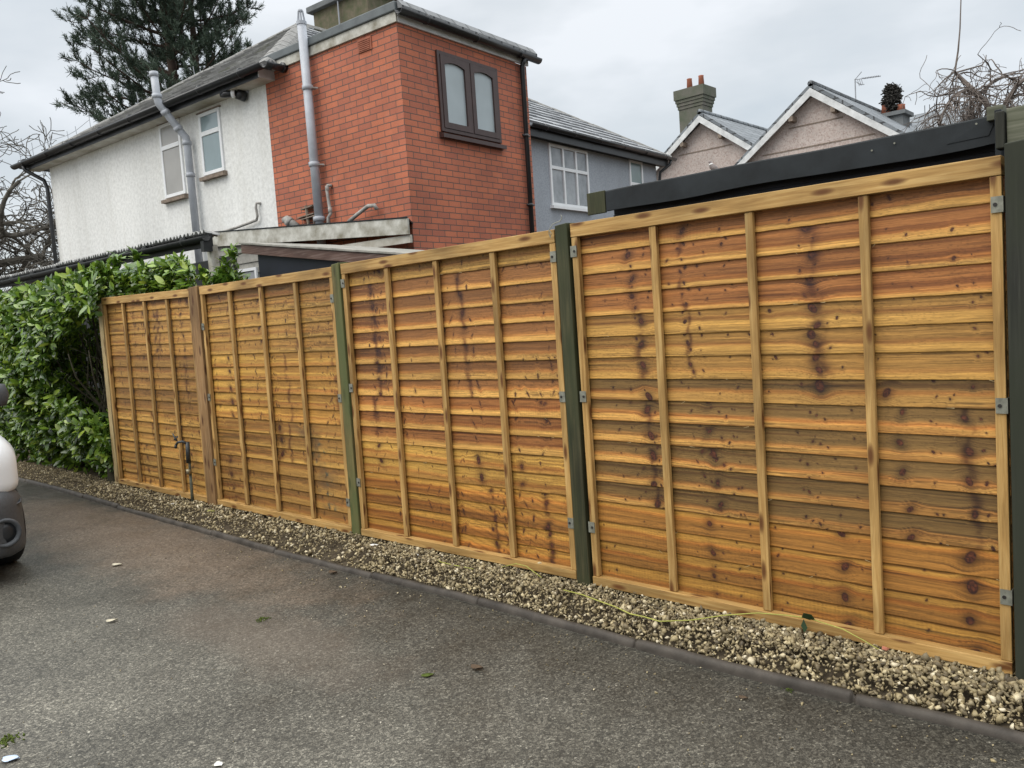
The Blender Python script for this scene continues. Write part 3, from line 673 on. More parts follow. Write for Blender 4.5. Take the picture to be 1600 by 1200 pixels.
# timber screen beyond the right-hand post
t = thing('timber_screen', 'grey green timber board end above the blackened post at the right edge', 'timber board', (2.3, .1, 0))
MB().box(1.815, 3.4, .10, .145, 1.955, 2.085).build('top_board', 'screen', t, bevel=.004)
MB().box(1.783, 1.811, .085, .15, 1.95, 2.078).build('end_strip', 'post_black', t, bevel=.004)
MB().box(1.83, 3.4, .15, .17, 0, 1.95).build('back_boards', 'post_black', t)
MB().box(1.82, 1.90, .11, .17, 0, 1.953).build('upright', 'post_black', t)

# ------------------------------------------------------------------ garden tap on its stake
t = thing('garden_tap', 'dark outdoor tap on a thin grey green stake in front of the fence', 'tap', (-4.30, -.055, .05))
pz = MB(); pz.tube([(-4.302, -.06, .03), (-4.288, -.062, .2), (-4.278, -.064, .34)], [.014, .0135, .013], 8); pz.build('stake', 'tappole', t, smooth=True)
pz = MB(); pz.tube([(-4.275, -.066, .33), (-4.262, -.068, .47)], .012, 8); pz.build('supply_pipe', 'tappole', t, smooth=True)
pz = MB(); pz.tube([(-4.265, -.075, .44), (-4.252, -.075, .62)], [.020, .018], 10); pz.tube([(-4.252, -.08, .61), (-4.268, -.11, .63), (-4.30, -.135, .625), (-4.33, -.14, .60)], [.013, .011, .011, .010], 8)
tb = pz.build('tap_body', 'tap', t, smooth=True)
pz = MB(); pz.tube([(-4.33, -.14, .60), (-4.338, -.142, .575)], [.013, .012], 8); sub(pz, 'spout', 'tap', tb, smooth=True)
pz = MB(); pz.tube([(-4.31, -.14, .64), (-4.36, -.145, .70)], [.010, .005], 8); pz.tube([(-4.335, -.15, .645), (-4.30, -.13, .675)], .006, 6); sub(pz, 'handle', 'tap', tb, smooth=True)
pz = MB(); pz.tube([(-4.272, -.082, .345), (-4.268, -.084, .385)], .02, 8); pz.build('brass_joint', 'brass', t, smooth=True)

# ------------------------------------------------------------------ laurel hedge
def leaves(pos, dirs, ups, ln, wd, rnd):
    """curved pointed leaves, 3 x 5 grid each, folded along the midrib"""
    n = len(pos); d = dirs/np.linalg.norm(dirs, axis=1)[:, None]
    s = np.cross(d, ups); s /= np.maximum(np.linalg.norm(s, axis=1), 1e-6)[:, None]; nn = np.cross(s, d)
    ts = np.array([0, .18, .42, .68, .88, 1.0]); ws = np.array([.08, .62, 1.0, .86, .48, .03])
    droop = rnd.uniform(-.05, .35, n); fold = rnd.uniform(.05, .32, n)
    V = np.zeros((n, len(ts), 3, 3))
    for i, (a, w) in enumerate(zip(ts, ws)):
        c = pos+d*(ln*a)[:, None]-nn*(droop*ln*a*a)[:, None]
        for j, k in enumerate((-1, 0, 1)):
            V[:, i, j] = c+s*(k*w*wd*.5)[:, None]+nn*(abs(k)*w*wd*.5*fold)[:, None]
    m = len(ts)*3; ix = np.arange(m).reshape(len(ts), 3)
    f = np.stack([ix[:-1, :-1], ix[:-1, 1:], ix[1:, 1:], ix[1:, :-1]], -1).reshape(-1, 4)
    F = (f[None]+(np.arange(n)*m)[:, None, None]).reshape(-1, 4)
    return V.reshape(-1, 3), F
def hedge_y(x, z):      # front face of the hedge
    base = np.interp(z, [.1, .35, .6, 1.2, 1.7, 2.1, 2.45], [.26, .02, -.16, -.24, -.3, -.22, .2])
    return base+.30*(fbm(x*1.5, z*1.6, 21)-.5)+.16*(fbm(x*4, z*4, 23)-.5)
def hedge_top(x): return np.interp(x, [-12, -8.7, -7.3, -6.6, -5.9, -5.2, -4.9, -4.4], [2.0, 2.07, 2.16, 2.21, 2.27, 2.17, 2.09, 2.03])
def in_hole(x, z):      # the dark hollow beside the fence end
    lo = .62+.18*np.clip((-6.25-x)/.6, 0, 1); hi = 1.82-.42*np.clip((-6.1-x)/.9, 0, 1)
    return (x > -6.95) & (z > lo) & (z < hi) & (z > 1.02-.9*(x+6.95)*.5)
def make_hedge():
    rnd = np.random.default_rng(5); t = thing('laurel_hedge', 'glossy green laurel hedge at the left end of the fence', 'hedge', (-7.2, .4, 0))
    SP = []; SN = []
    # front face shoots
    n = 2300; x = rnd.uniform(-9.6, -5.72, n); z = .12+rnd.random(n)**.85*2.15; top = hedge_top(x); z = np.minimum(z, top-.02)
    keep = ~in_hole(x, z) & ~((z < 1.0) & (x > -6.05)) & ~((z < .32) & (rnd.random(n) < .6))
    keep &= ~((x > -5.87) & (z < 1.78))
    x, z = x[keep], z[keep]; y = hedge_y(x, z); y = np.where(x > -6.0, np.maximum(y, -.17), y); dep = rnd.random(len(x))**2*.22
    SP.append(np.stack([x, y+dep, z], -1)); SN.append(np.stack([rnd.normal(.1, .35, len(x)), np.full(len(x), -.9), np.full(len(x), .45)+rnd.normal(0, .25, len(x))], -1))
    # top face shoots (also behind the first panel)
    n = 1300; x = rnd.uniform(-9.6, -4.3, n); y = np.where(x < -5.9, rnd.uniform(-.15, 1.05, n), rnd.uniform(.12, .95, n)); z = hedge_top(x)+.10*(fbm(x*3, y*3, 31)-.5)*2-.25*np.clip((y-.75), 0, 1)-.3*np.clip(.0-y, 0, 1)
    z = z-np.where(x > -5.9, .10*np.clip((.3-y)/.2, 0, 1), 0)
    SP.append(np.stack([x, y, z-.05], -1)); SN.append(np.stack([rnd.normal(0, .35, n), np.full(n, -.25)+rnd.normal(0, .3, n), np.full(n, .9)], -1))
    # inner foliage (shaded mass) and right-hand side behind the hollow
    n = 1300; x = rnd.uniform(-9.6, -6.3, n); z = rnd.uniform(.12, 2.2, n); k = rnd.uniform(.05, .7, n); k = np.where(in_hole(x+.3, z), rnd.uniform(.5, .85, n), k); n = len(x)
    SP.append(np.stack([x, k, z], -1)); SN.append(rnd.normal(0, .6, (n, 3))+[0, -.4, .3])
    n = 380; x = rnd.uniform(-5.85, -4.35, n); z = rnd.uniform(1.75, 2.2, n)
    SP.append(np.stack([x, rnd.uniform(.12, .3, n), z], -1)); SN.append(rnd.normal(0, .4, (n, 3))+[0, -.6, .5])
    # low sprays by the post
    n = 130; x = rnd.uniform(-6.6, -5.98, n); z = rnd.uniform(.3, .80, n)-.25*np.clip(x+6.3, 0, 1)
    SP.append(np.stack([x, rnd.uniform(-.12, .15, n), z], -1)); SN.append(rnd.normal(0, .5, (n, 3))+[.3, -.6, .35])
    # upright shoots: sprig over the panel corner, tall sprig beyond the canopy post
    for c, k in (((-5.86, -.10, 1.86), 5), ((-5.02, .86, 2.16), 5), ((-4.98, .88, 2.26), 6), ((-4.9, .84, 2.05), 5), ((-6.0, .2, 2.30), 5), ((-6.35, .2, 2.26), 6), ((-5.9, .35, 2.34), 6), ((-8.25, .0, 2.22), 4)):
        SP.append(np.array(c)+rnd.normal(0, .03, (k, 3))); SN.append(rnd.normal(0, .25, (k, 3))+[.2, -.3, 1])
    SP = np.concatenate(SP); SN = np.concatenate(SN); SN /= np.linalg.norm(SN, axis=1)[:, None]
    per = 8; n = len(SP); P = []; D = []; Uu = []
    for k in range(per):
        a = rnd.uniform(0, 6.28, n); r = rnd.normal(size=(n, 3)); r -= SN*(r*SN).sum(1)[:, None]; r /= np.linalg.norm(r, axis=1)[:, None]
        lift = rnd.uniform(.05, .95, n)[:, None]
        d = r*(1-lift*.55)+SN*lift; d[:, 2] -= .12; P.append(SP+SN*(rnd.uniform(-.06, .05, n))[:, None]); D.append(d); Uu.append(SN+rnd.normal(0, .15, (n, 3))+[0, 0, .35])
    P = np.concatenate(P); D = np.concatenate(D); Uu = np.concatenate(Uu); ln = np.clip(rnd.normal(.084, .026, len(P)), .036, .15); wd = ln*rnd.uniform(.36, .5, len(P))
    V, F = leaves(P, D, Uu, ln, wd, rnd)
    # nothing may poke through the panel or post
    bad2 = (V[:, 1] > .1) & (V[:, 0] > -4.60-(V[:, 1]-.3)*1.9) & ~((V[:, 0] > -5.25) & (V[:, 0] < -4.7) & (V[:, 1] > .62))
    bad = (V[:, 0] > -5.98) & (V[:, 1] > -.075) & (V[:, 1] < .07) & (V[:, 2] < 1.97) & (V[:, 2] > .0)
    bl = np.unique(np.nonzero(bad | bad2)[0]//18); keepl = np.setdiff1d(np.arange(len(V)//18), bl)
    V = V.reshape(-1, 18, 3)[keepl].reshape(-1, 3); nl = len(keepl); f0 = F[:10]; F = (f0[None]+(np.arange(nl)*18)[:, None, None]).reshape(-1, 4)
    fo = npmesh('foliage', V, F, 'leaf', t, smooth=True)
    mb = MB()
    for _ in range(60):
        x = rnd.uniform(-9.4, -6.0); y0 = rnd.uniform(.25, .7); p = Vector((x, y0, 0)); pts = [p.copy()]; z1 = rnd.uniform(1.2, 2.2)
        for k in range(6): p = p+Vector((rnd.normal(0, .10), rnd.normal(-.03, .08), z1/6)); pts.append(p.copy())
        mb.tube(pts, list(np.linspace(rnd.uniform(.012, .028), .005, 7)), 6)
    for _ in range(26):     # twigs hanging in the hollow
        p = Vector((rnd.uniform(-6.8, -6.05), rnd.uniform(-.05, .4), rnd.uniform(.5, 1.7))); d = Vector((rnd.normal(.2, .5), rnd.normal(-.1, .3), rnd.normal(0, .6))).normalized()*.09; pts = [p.copy()]
        for k in range(5): p = p+d+Vector(rnd.normal(0, .02, 3)); pts.append(p.copy())
        if max(q.x for q in pts) < -6.0: mb.tube(pts, list(np.linspace(.005, .002, 6)), 5)
    mb.build('stems', 'stem', t, smooth=True)
make_hedge()
t = thing('tree_stump', 'dark low stump under the hedge beside the pale fence post', 'stump', (-6.12, -.02, 0))
MB().lathe((-6.12, .0, 0), [(.085, 0), (.065, .08), (.055, .2), (.058, .26)], 10).build('stump_wood', 'stem', t, smooth=True)

# ------------------------------------------------------------------ white house with brick extension (local frame)
HO = (-4.866, 3.175, 0.0); HT = R(4.5)
H = thing('white_house', 'white rendered house with a red brick extension and slate hipped roof', 'house', HO, HT)
MB().box(-9.28, -2.552, 0, 5.2, 0, 4.95).build('rendered_wall', 'render', H, True)
def uv_brick(c, n):
    if abs(n.y) > .5: return (c.x+9, c.z)
    if abs(n.x) > .5: return (c.y+9+.1125*0, c.z)
    return (c.x, c.y)
MB().box(-2.55, 0, 0, 2.5, 0, 4.985).build('brick_wall', 'brick', H, True, uv=uv_brick)
# main roof: hipped, apex towards the camera side, ridge running away
EZ = 4.985; apex = (-5.45, 3.05, 7.17); rb = (-5.45, 5.19, 7.17); el_, er_ = (-9.92, -.27, EZ), (-2.16, -.27, EZ)
elb, erb = (-9.92, 5.19, EZ), (-2.16, 5.19, EZ)
def uv_roof(c, n):
    h = Vector((-n.y, n.x, 0)); h = h.normalized() if h.length > 1e-4 else Vector((1, 0, 0)); s = Vector(n).cross(h)
    return (Vector(c).dot(h), Vector(c).dot(s))
def slab(tri, th=.05):
    mb = MB(); n = len(tri); dn = Vector((0, 0, -th)); mb.add(list(tri)+[tuple(Vector(p)+dn) for p in tri], [tuple(range(n)), tuple(range(2*n-1, n-1, -1))]+[(i, (i+1) % n, (i+1) % n+n, i+n) for i in range(n)]); return mb
rf = slab([el_, er_, apex]); rf.build('front_roof_slope', 'slate', H, True, uv=uv_roof)
slab([er_, erb, rb, apex]).build('right_roof_slope', 'tile', H, True, uv=uv_roof)
slab([el_, apex, rb, elb]).build('left_roof_slope', 'slate', H, True, uv=uv_roof)
def ridge_run(a, b, r=.085, n=18):
    """bedded ridge tiles: shallow roof-shaped lengths that butt together"""
    mb = MB(); a = Vector(a); b = Vector(b); d = (b-a).normalized(); sd_ = d.cross(Vector((0, 0, 1))).normalized(); up = sd_.cross(d)
    for i in range(n):
        k = .010*((i*7) % 3-1)
        p, q = a.lerp(b, i/n)+up*k*.4, a.lerp(b, (i+1)/n-.0015)+up*k*.4
        sec = [(-r*1.35, -.05), (-r*.8, .015), (0, .05), (r*.8, .015), (r*1.35, -.05)]
        o = len(mb.v)
        for e in (p, q): mb.v += [tuple(e+sd_*u_+up*v_) for u_, v_ in sec]
        m = len(sec); mb.f += [(o+j, o+j+1, o+m+j+1, o+m+j) for j in range(m-1)]+[tuple(o+j for j in range(m-1, -1, -1)), tuple(o+m+j for j in range(m)), (o, o+m, o+2*m-1, o+m-1)]
    return mb
ridge_run(el_, apex).build('hip_tiles', 'hip', H, True); ridge_run(er_, apex, .12, 12).build('hip_tiles', 'hip', H, True); ridge_run(apex, rb, .085, 6).build('ridge_tiles', 'hip', H, True)
def tile_course(mb, a, b, c, d, n, tw, lift=.026, seed=1):
    rn = np.random.default_rng(seed); a, b, c, d = [Vector(p) for p in (a, b, c, d)]; nm = (b-a).cross(d-a).normalized(); nm = nm if nm.z > 0 else -nm
    for i in range(n):
        t0, t1 = i/n, (i+1.12)/n; t1 = min(t1, 1)
        l0, r0, l1, r1 = a.lerp(d, t0), b.lerp(c, t0), a.lerp(d, t1), b.lerp(c, t1); W = (r0-l0).length; k = max(1, int(W/tw)); of = .5*(i % 2)/k
        for j in range(k+1):
            u0, u1 = max(0, (j)/k-of), min(1, (j+1)/k-of-.004/max(W, .1))
            if u1-u0 < .01/max(W, .01): continue
            h0 = lift+rn.uniform(-.006, .009); h1 = .004; p = [l0.lerp(r0, u0), l0.lerp(r0, u1), l1.lerp(r1, u1), l1.lerp(r1, u0)]
            o = len(mb.v); mb.v += [tuple(q) for q in p]+[tuple(p[0]+nm*h0), tuple(p[1]+nm*h0), tuple(p[2]+nm*h1), tuple(p[3]+nm*h1)]
            mb.f += [(o+4, o+5, o+6, o+7), (o, o+1, o+5, o+4), (o+1, o+2, o+6, o+5), (o+3, o, o+4, o+7)]
    return mb
tile_course(MB(), el_, er_, apex, apex, 19, .30, .03, 3).build('front_tiles', 'slatetile', H, True); tile_course(MB(), er_, erb, rb, apex, 17, .33, .03, 4).build('right_tiles', 'greytile', H, True)
# rods with a wire along the left hip
pr = None
for f_ in (.0, .045, .11, .17, .20, .25, .42, .52, .62):
    p = Vector(el_).lerp(Vector(apex), f_+.01); hgt = .26+.1*math.sin(f_*60)
    rd_ = MB().tube([p, p+Vector((-.03, 0, hgt))], .006, 5).build('roof_rod', 'aerial', H, True)
    if f_ < .26:
        w_ = p+Vector((-.02, 0, hgt*.6))
        if pr is not None: sub(MB().tube([pr, w_], .004, 5), 'wire', 'aerial', rd_)
        pr = w_
# soffit, fascia, gutter of the white wall
MB().box(-9.70, -2.36, -.235, .0, 4.868, 4.885).build('soffit', 'dirtysoffit', H, True)
MB().box(-9.70, -2.36, -.25, -.236, 4.866, 4.97).build('fascia', 'black_pvc', H, True)
MB().box(-2.358, -2.342, -.25, .0, 4.87, 4.99).build('boxed_end', 'soffit', H, True)
def gutter(a, b, r=.065, up=None):
    a = Vector(a); b = Vector(b); d = (b-a).normalized(); s = d.cross(Vector((0, 0, 1))); mb = MB(); n = 9
    for e in (a, b):
        for rr in (r, r*.88):
            for i in range(n+1):
                th = math.pi*i/n; mb.v.append(tuple(e+s*math.cos(th)*rr-Vector((0, 0, 1))*math.sin(th)*rr))
    m = n+1
    for i in range(n):
        mb.f += [(i, i+1, 2*m+i+1, 2*m+i), (m+i, 3*m+i, 3*m+i+1, m+i+1), (i, m+i, m+i+1, i+1), (2*m+i, 2*m+i+1, 3*m+i+1, 3*m+i)]
    mb.f += [(0, 2*m, 3*m, m), (n, m+n, 3*m+n, 2*m+n)]
    L_ = (b-a).length
    k = max(2, int(L_/.9))
    for i in range(k):
        p = a.lerp(b, (i+.5)/k); mb.tube([p-d*.012+Vector((0, 0, -r*.2)), p+d*.012+Vector((0, 0, -r*.2))], r*1.0, 10)
    return mb
gutter((-10.02, -.32, 5.0), (-2.13, -.32, 4.985), .068).build('gutter', 'black_pvc', H, True, smooth=True)
gutter((-2.10, -.33, 4.985), (-2.10, .05, 4.985), .068).build('gutter', 'black_pvc', H, True, smooth=True)
mb = MB(); mb.tube([(-9.62, -.32, 4.95), (-9.60, -.30, 4.86), (-9.40, -.07, 4.66), (-9.33, -.055, 4.5), (-9.30, -.055, 0)], .036, 10); mb.build('downpipe', 'black_pvc', H, True, smooth=True)
# two tall windows on the white wall
def casement(x0, x1, z0, z1, trans, gl, parent, sill=True):
    y = -.005; fr = .05
    mb = MB(); mb.box(x0, x0+fr, y-.02, .05, z0, z1); mb.box(x1-fr, x1, y-.02, .05, z0, z1); mb.box(x0+fr, x1-fr, y-.02, .05, z1-fr, z1); mb.box(x0+fr, x1-fr, y-.02, .05, z0, z0+fr)
    zt = z1-(z1-z0)*trans; mb.box(x0+fr, x1-fr, y-.024, .05, zt-.035, zt+.03)
    w = mb.build('window', 'upvc', parent, True, bevel=.004)
    sub(MB().box(x0-.03, x1+.03, -.034, .0, z1+.002, z1+.02), 'drip_strip', 'stone', w)
    for (a, b) in ((z0+fr, zt-.035), (zt+.03, z1-fr)): sub(MB().box(x0+fr, x1-fr, y-.008, y+.01, a, b), 'pane', gl, w)
    if sill: sub(MB().hexa([(x0-.04, -.075, z0-.075), (x1+.04, -.075, z0-.075), (x1+.04, .0, z0-.075), (x0-.04, .0, z0-.075), (x0-.04, -.075, z0-.025), (x1+.04, -.075, z0-.025), (x1+.04, 0, z0-.008), (x0-.04, 0, z0-.008)]), 'sill', 'stone', w)
    return w
casement(-5.325, -4.735, 3.735, 4.86, .32, 'glass_tan', H); w2 = casement(-4.205, -3.66, 3.905, 4.80, .33, 'glass_teal', H)
# soil pipe with swan neck up past the gutter
def collar(mb, p, d, r, n=12):
    p = Vector(p); d = Vector(d).normalized(); mb.tube([p-d*.03, p-d*.028, p+d*.028, p+d*.03], [r*1.0, r*1.16, r*1.16, r*1.0], n)
mb = MB(); pts = [(-4.41, -.10, 2.6), (-4.43, -.10, 4.44), (-4.435, -.105, 4.50), (-4.47, -.17, 4.60), (-4.545, -.36, 4.90), (-4.56, -.41, 4.97), (-4.565, -.425, 5.05), (-4.59, -.425, 5.40)]
mb.tube(pts, [.055]*7+[.055], 14); collar(mb, (-4.43, -.10, 4.42), (0, 0, 1), .058); collar(mb, (-4.478, -.19, 4.635), (-.2, -.55, 1), .058); collar(mb, (-4.535, -.335, 4.86), (-.2, -.55, 1), .058); collar(mb, (-4.568, -.425, 5.08), (0, 0, 1), .06); collar(mb, (-4.42, -.10, 3.95), (0, 0, 1), .056)
mb.tube([(-4.588, -.425, 5.36), (-4.594, -.425, 5.43)], .064, 14)
mb.build('soil_pipe', 'greypipe', H, True, smooth=True)
mb = MB(); mb.tube([(-1.55, -.10, 2.6), (-1.572, -.10, 5.38)], .057, 16)
for z in (3.62, 4.58): collar(mb, (-1.56, -.10, z), (0, 0, 1), .06)
collar(mb, (-1.553, -.10, 2.93), (0, 0, 1), .066)
sp = mb.build('soil_pipe', 'greypipe', H, True, smooth=True)
mb = MB(); mb.tube([(-1.572, -.10, 5.36), (-1.572, -.10, 5.40)], .064, 14)
for a in range(8):
    th = a*math.pi/4; mb.tube([(-1.572+.05*math.cos(th), -.1+.05*math.sin(th), 5.38), (-1.573+.03*math.cos(th), -.1+.03*math.sin(th), 5.53)], .006, 5)
mb.lathe((-1.573, -.1, 5.525), [(.036, 0), (.03, .02), (.012, .03)], 10); sub(mb, 'cage_cowl', 'greypipe', sp)
for z in (3.61, 4.57): sub(MB().tube([(-1.50, -.10, z), (-1.46, -.02, z)], .012, 6), 'pipe_clip', 'greypipe2', sp)
mb = MB(); mb.tube([(-1.36, -.01, 3.33), (-1.39, -.05, 3.335), (-1.405, -.06, 3.29), (-1.375, -.06, 3.03), (-1.365, -.06, 2.98), (-1.41, -.07, 2.93), (-1.42, -.08, 2.7)], .021, 10); collar(mb, (-1.373, -.06, 3.02), (0, 0, 1), .023); collar(mb, (-1.4, -.055, 3.30), (0, 0, 1), .023)
mb.build('overflow_pipe', 'greypipe2', H, True, smooth=True)
mb = MB(); mb.tube([(-2.89, -.01, 3.325), (-2.935, -.045, 3.33), (-2.95, -.05, 3.27), (-2.93, -.05, 3.15), (-2.96, -.05, 3.10), (-3.35, -.06, 3.06), (-3.8, -.07, 3.03)], .019, 8); mb.build('overflow_pipe', 'greypipe2', H, True, smooth=True)
mb = MB(); mb.tube([(-2.02, -.05, 2.86), (-2.10, -.12, 2.95), (-2.17, -.14, 3.0), (-2.2, -.14, 2.98)], [.05, .05, .055, .058], 12); collar(mb, (-2.13, -.13, 2.965), (-1, -.4, .8), .058); mb.build('waste_elbow', 'greypipe2', H, True, smooth=True)
mb = MB()
for (a, z, l) in ((-1.80, 3.10, .12), (-1.83, 3.0, .17), (-1.78, 2.97, .15)): mb.hexa([(a-l, -.1, z-.008), (a+l, -.1, z+.012), (a+l, -.0, z+.012), (a-l, -.0, z-.008), (a-l, -.1, z+.006), (a+l, -.1, z+.026), (a+l, -.0, z+.026), (a-l, -.0, z+.006)])
mb.tube([(-1.81, -.07, 2.85), (-1.82, -.08, 3.14)], .02, 6); mb.tube([(-1.72, -.05, 2.85), (-1.72, -.06, 3.02)], .012, 6)
mb.build('old_bracket', 'stone', H, True)
mb = MB(); mb.tube([(-1.0, -.09, 2.83), (-.8, -.1, 2.9), (-.62, -.1, 2.965), (-.52, -.09, 2.96), (-.50, -.07, 2.91)], .025, 8); mb.build('waste_pipe', 'greypipe2', H, True, smooth=True)
# security lamp under the eaves
mb = MB(); mb.tube([(-3.0, -.02, 4.80), (-3.03, -.14, 4.83)], [.075, .07], 14); mb.tube([(-3.03, -.14, 4.83), (-3.16, -.22, 4.835), (-3.24, -.24, 4.83)], [.045, .05, .03], 10); lp = mb.build('security_lamp', 'black_pvc', H, True, smooth=True)
sub(MB().tube([(-3.045, -.135, 4.83), (-3.09, -.165, 4.832)], .058, 14), 'white_ring', 'upvc', lp, smooth=True)
MB().prism([(-3.32, 4.94), (-2.92, 4.94), (-2.93, 4.84), (-3.1, 4.83)], -.03, -.004).build('mounting_plate', 'greypipe', H, True)
# extension: fascia board, lead edge, gutter, window, vent, downpipe
MB().hexa([(-2.56, -.03, 4.988), (0.02, -.03, 4.988), (.02, .0, 4.988), (-2.56, 0, 4.988), (-2.56, -.03, 5.10), (0.02, -.03, 5.10), (.02, .0, 5.10), (-2.56, 0, 5.10)]).build('peeling_fascia', 'oldwhite', H, True)
MB().hexa([(-2.57, -.055, 5.103), (.04, -.055, 5.103), (.04, 2.56, 5.103), (-2.57, 2.56, 5.103), (-2.57, -.05, 5.205), (.03, -.05, 5.215), (.03, 2.56, 5.22), (-2.57, 2.56, 5.205)]).build('flat_roof', 'lead', H, True, bevel=.012)
MB().box(.002, .028, .0, 2.52, 4.988, 5.10).build('right_fascia', 'soffit', H, True)
MB().hexa([(.05, -.02, 5.13), (.12, -.02, 5.115), (.12, 2.62, 5.115), (.05, 2.62, 5.13), (.05, -.02, 5.235), (.12, -.02, 5.15), (.12, 2.62, 5.15), (.05, 2.62, 5.235)]).build('roof_edge', 'slate', H, True, uv=uv_roof)
gutter((.10, -.06, 5.105), (.10, 2.68, 5.09), .062).build('gutter', 'black_pvc', H, True, smooth=True)
mb = MB(); mb.tube([(.10, 2.34, 5.04), (.075, 2.33, 4.98), (.055, 2.33, 4.93), (.055, 2.30, 0)], .034, 12)
for z in (4.0, 3.05): mb.tube([(.055, 2.24, z), (.055, 2.40, z)], .014, 6); mb.tube([(.055, 2.31, z-.02), (.055, 2.31, z+.02)], .041, 12)
mb.build('downpipe', 'black_pvc', H, True, smooth=True)
def local_x_window():
    y0, y1, z0, z1 = .622, 1.798, 3.835, 4.81; x = -.002
    mb = MB(); f = .07
    mb.box(x, x+.032, y0, y0+.045, z0, z1); mb.box(x, x+.032, y1-.045, y1, z0, z1); mb.box(x, x+.032, y0+.045, y1-.045, z1-.045, z1); mb.box(x, x+.032, y0+.045, y1-.045, z0, z0+.045)
    ym = (y0+y1)/2; mb.box(x, x+.034, ym-.018, ym+.018, z0+.045, z1-.045)
    w = mb.build('casement_window', 'brownframe', H, True, bevel=.003)
    for (a, b) in ((y0+.045, ym-.018), (ym+.018, y1-.045)):
        s = MB(); fw = .075; zb, zt = z0+.045, z1-.045
        # sash with an arched top opening
        ya, yb = a+fw, b-fw; n = 12; pts_o = []; 
        s.box(x-.004, x+.04, a+.003, ya, zb+.003, zt-.003); s.box(x-.004, x+.04, yb, b-.003, zb+.003, zt-.003); s.box(x-.004, x+.04, ya, yb, zb+.003, zb+fw)
        prev = None
        for i in range(n):
            t0, t1 = i/n, (i+1)/n; h = lambda t_: zt-.070-.036*(2*t_-1)**2
            A, B = ya+(yb-ya)*t0, ya+(yb-ya)*t1
            s.hexa([(x-.004, A, h(t0)), (x+.04, A, h(t0)), (x+.04, B, h(t1)), (x-.004, B, h(t1)), (x-.004, A, zt-.003), (x+.04, A, zt-.003), (x+.04, B, zt-.003), (x-.004, B, zt-.003)])
        so_ = sub(s, 'sash', 'brownframe', w)
        sub(MB().box(x+.006, x+.014, ya-.005, yb+.005, zb+fw-.005, zt-.05), 'pane', 'frosted', w)
    sub(MB().hexa([(x, y0-.03, z0-.075), (.075, y0-.03, z0-.082), (.075, y1+.04, z0-.082), (x, y1+.04, z0-.075), (x, y0-.03, z0-.004), (.075, y0-.03, z0-.035), (.075, y1+.04, z0-.035), (x, y1+.04, z0-.004)]), 'sill', 'brownframe', w)
# recess for the window is a shallow dark reveal: frame sits 12 mm proud of the brick
local_x_window()
mb = MB(); mb.box(-.675, -.435, -.014, .0, 4.80, 4.955); v_ = mb.build('air_brick', 'terracotta', H, True)
mb = MB()
for i in range(6): mb.box(-.655, -.455, -.022, -.0145, 4.815+i*.022, 4.826+i*.022)
sub(mb, 'louvre', 'terracotta', v_)
# stack on the ridge
mb = MB(); mb.box(-6.55, -4.95, 4.3, 5.1, 6.3, 7.98); ch = mb.build('chimney', 'chimbrick', H, True)
sub(MB().box(-6.66, -4.84, 4.2, 5.2, 7.981, 8.10), 'coping', 'chimgrey', ch, bevel=.015)
for x in (-6.25, -5.75, -5.25): sub(MB().lathe((x, 4.7, 8.1), [(.15, 0), (.13, .3), (.15, .5), (.13, .52)], 14), 'chimney_pot', 'terracotta', ch, smooth=True)
MB().tube([(-5.72, 4.24, 7.2), (-5.72, 4.24, 9.2)], .016, 6).build('aerial_pole', 'aerial', H, True)
mb = MB(); mb.tube([(-4.9, 5.06, 7.3), (-4.85, 5.15, 8.6)], .012, 6)
for i in range(7): mb.tube([(-4.93, 5.1, 7.5+i*.12), (-4.78, 5.16, 7.52+i*.12)], .008, 5)
mb.build('aerial_bracket', 'aerial', H, True)

# ------------------------------------------------------------------ lean-to against the house, with the long white board
LT = thing('lean_to', 'low lean-to with a long flaking white fascia against the brick wall', 'lean-to', HO, HT)
MB().hexa([(-3.75, -.35, 2.80), (.27, -.35, 2.51), (.27, -.32, 2.51), (-3.75, -.32, 2.80), (-3.75, -.35, 3.0), (.27, -.35, 2.69), (.27, -.32, 2.69), (-3.75, -.32, 3.0)]).build('fascia', 'oldwhite', LT, True, bevel=.004)
MB().hexa([(-3.75, -.36, 3.003), (.28, -.36, 2.693), (.02, -.002, 2.67), (-3.75, -.002, 2.96), (-3.75, -.36, 3.014), (.28, -.36, 2.704), (.02, -.002, 2.69), (-3.75, -.002, 2.98)]).build('roof', 'felt', LT, True)
MB().hexa([(-1.9, -.318, 2.44), (.26, -.318, 2.42), (.26, -.28, 2.42), (-1.9, -.28, 2.44), (-1.9, -.318, 2.53), (.26, -.318, 2.508), (.26, -.28, 2.508), (-1.9, -.28, 2.53)]).build('soffit_beam', 'dirtysoffit', LT, True)
mb = MB()
for i in range(16):
    z = 2.80-.15*i; mb.hexa([(-3.72, -.30-.0, z-.15), (-1.9, -.30, z-.15), (-1.9, -.28, z-.15), (-3.72, -.28, z-.15), (-3.72, -.285, z), (-1.9, -.285, z), (-1.9, -.27, z), (-3.72, -.27, z)])
MB.build(mb, 'weatherboarding', 'weatherboard', LT, True)
mb = MB(); mb.box(-3.30, -3.26, -.33, -.301, 1.5, 2.42); mb.box(-2.72, -2.68, -.33, -.301, 1.5, 2.42); mb.box(-3.26, -2.72, -.33, -.301, 2.38, 2.42); w = mb.build('window', 'upvc', LT, True)
sub(MB().box(-3.26, -2.72, -.315, -.303, 1.5, 2.379), 'pane', 'glass_dark', w)
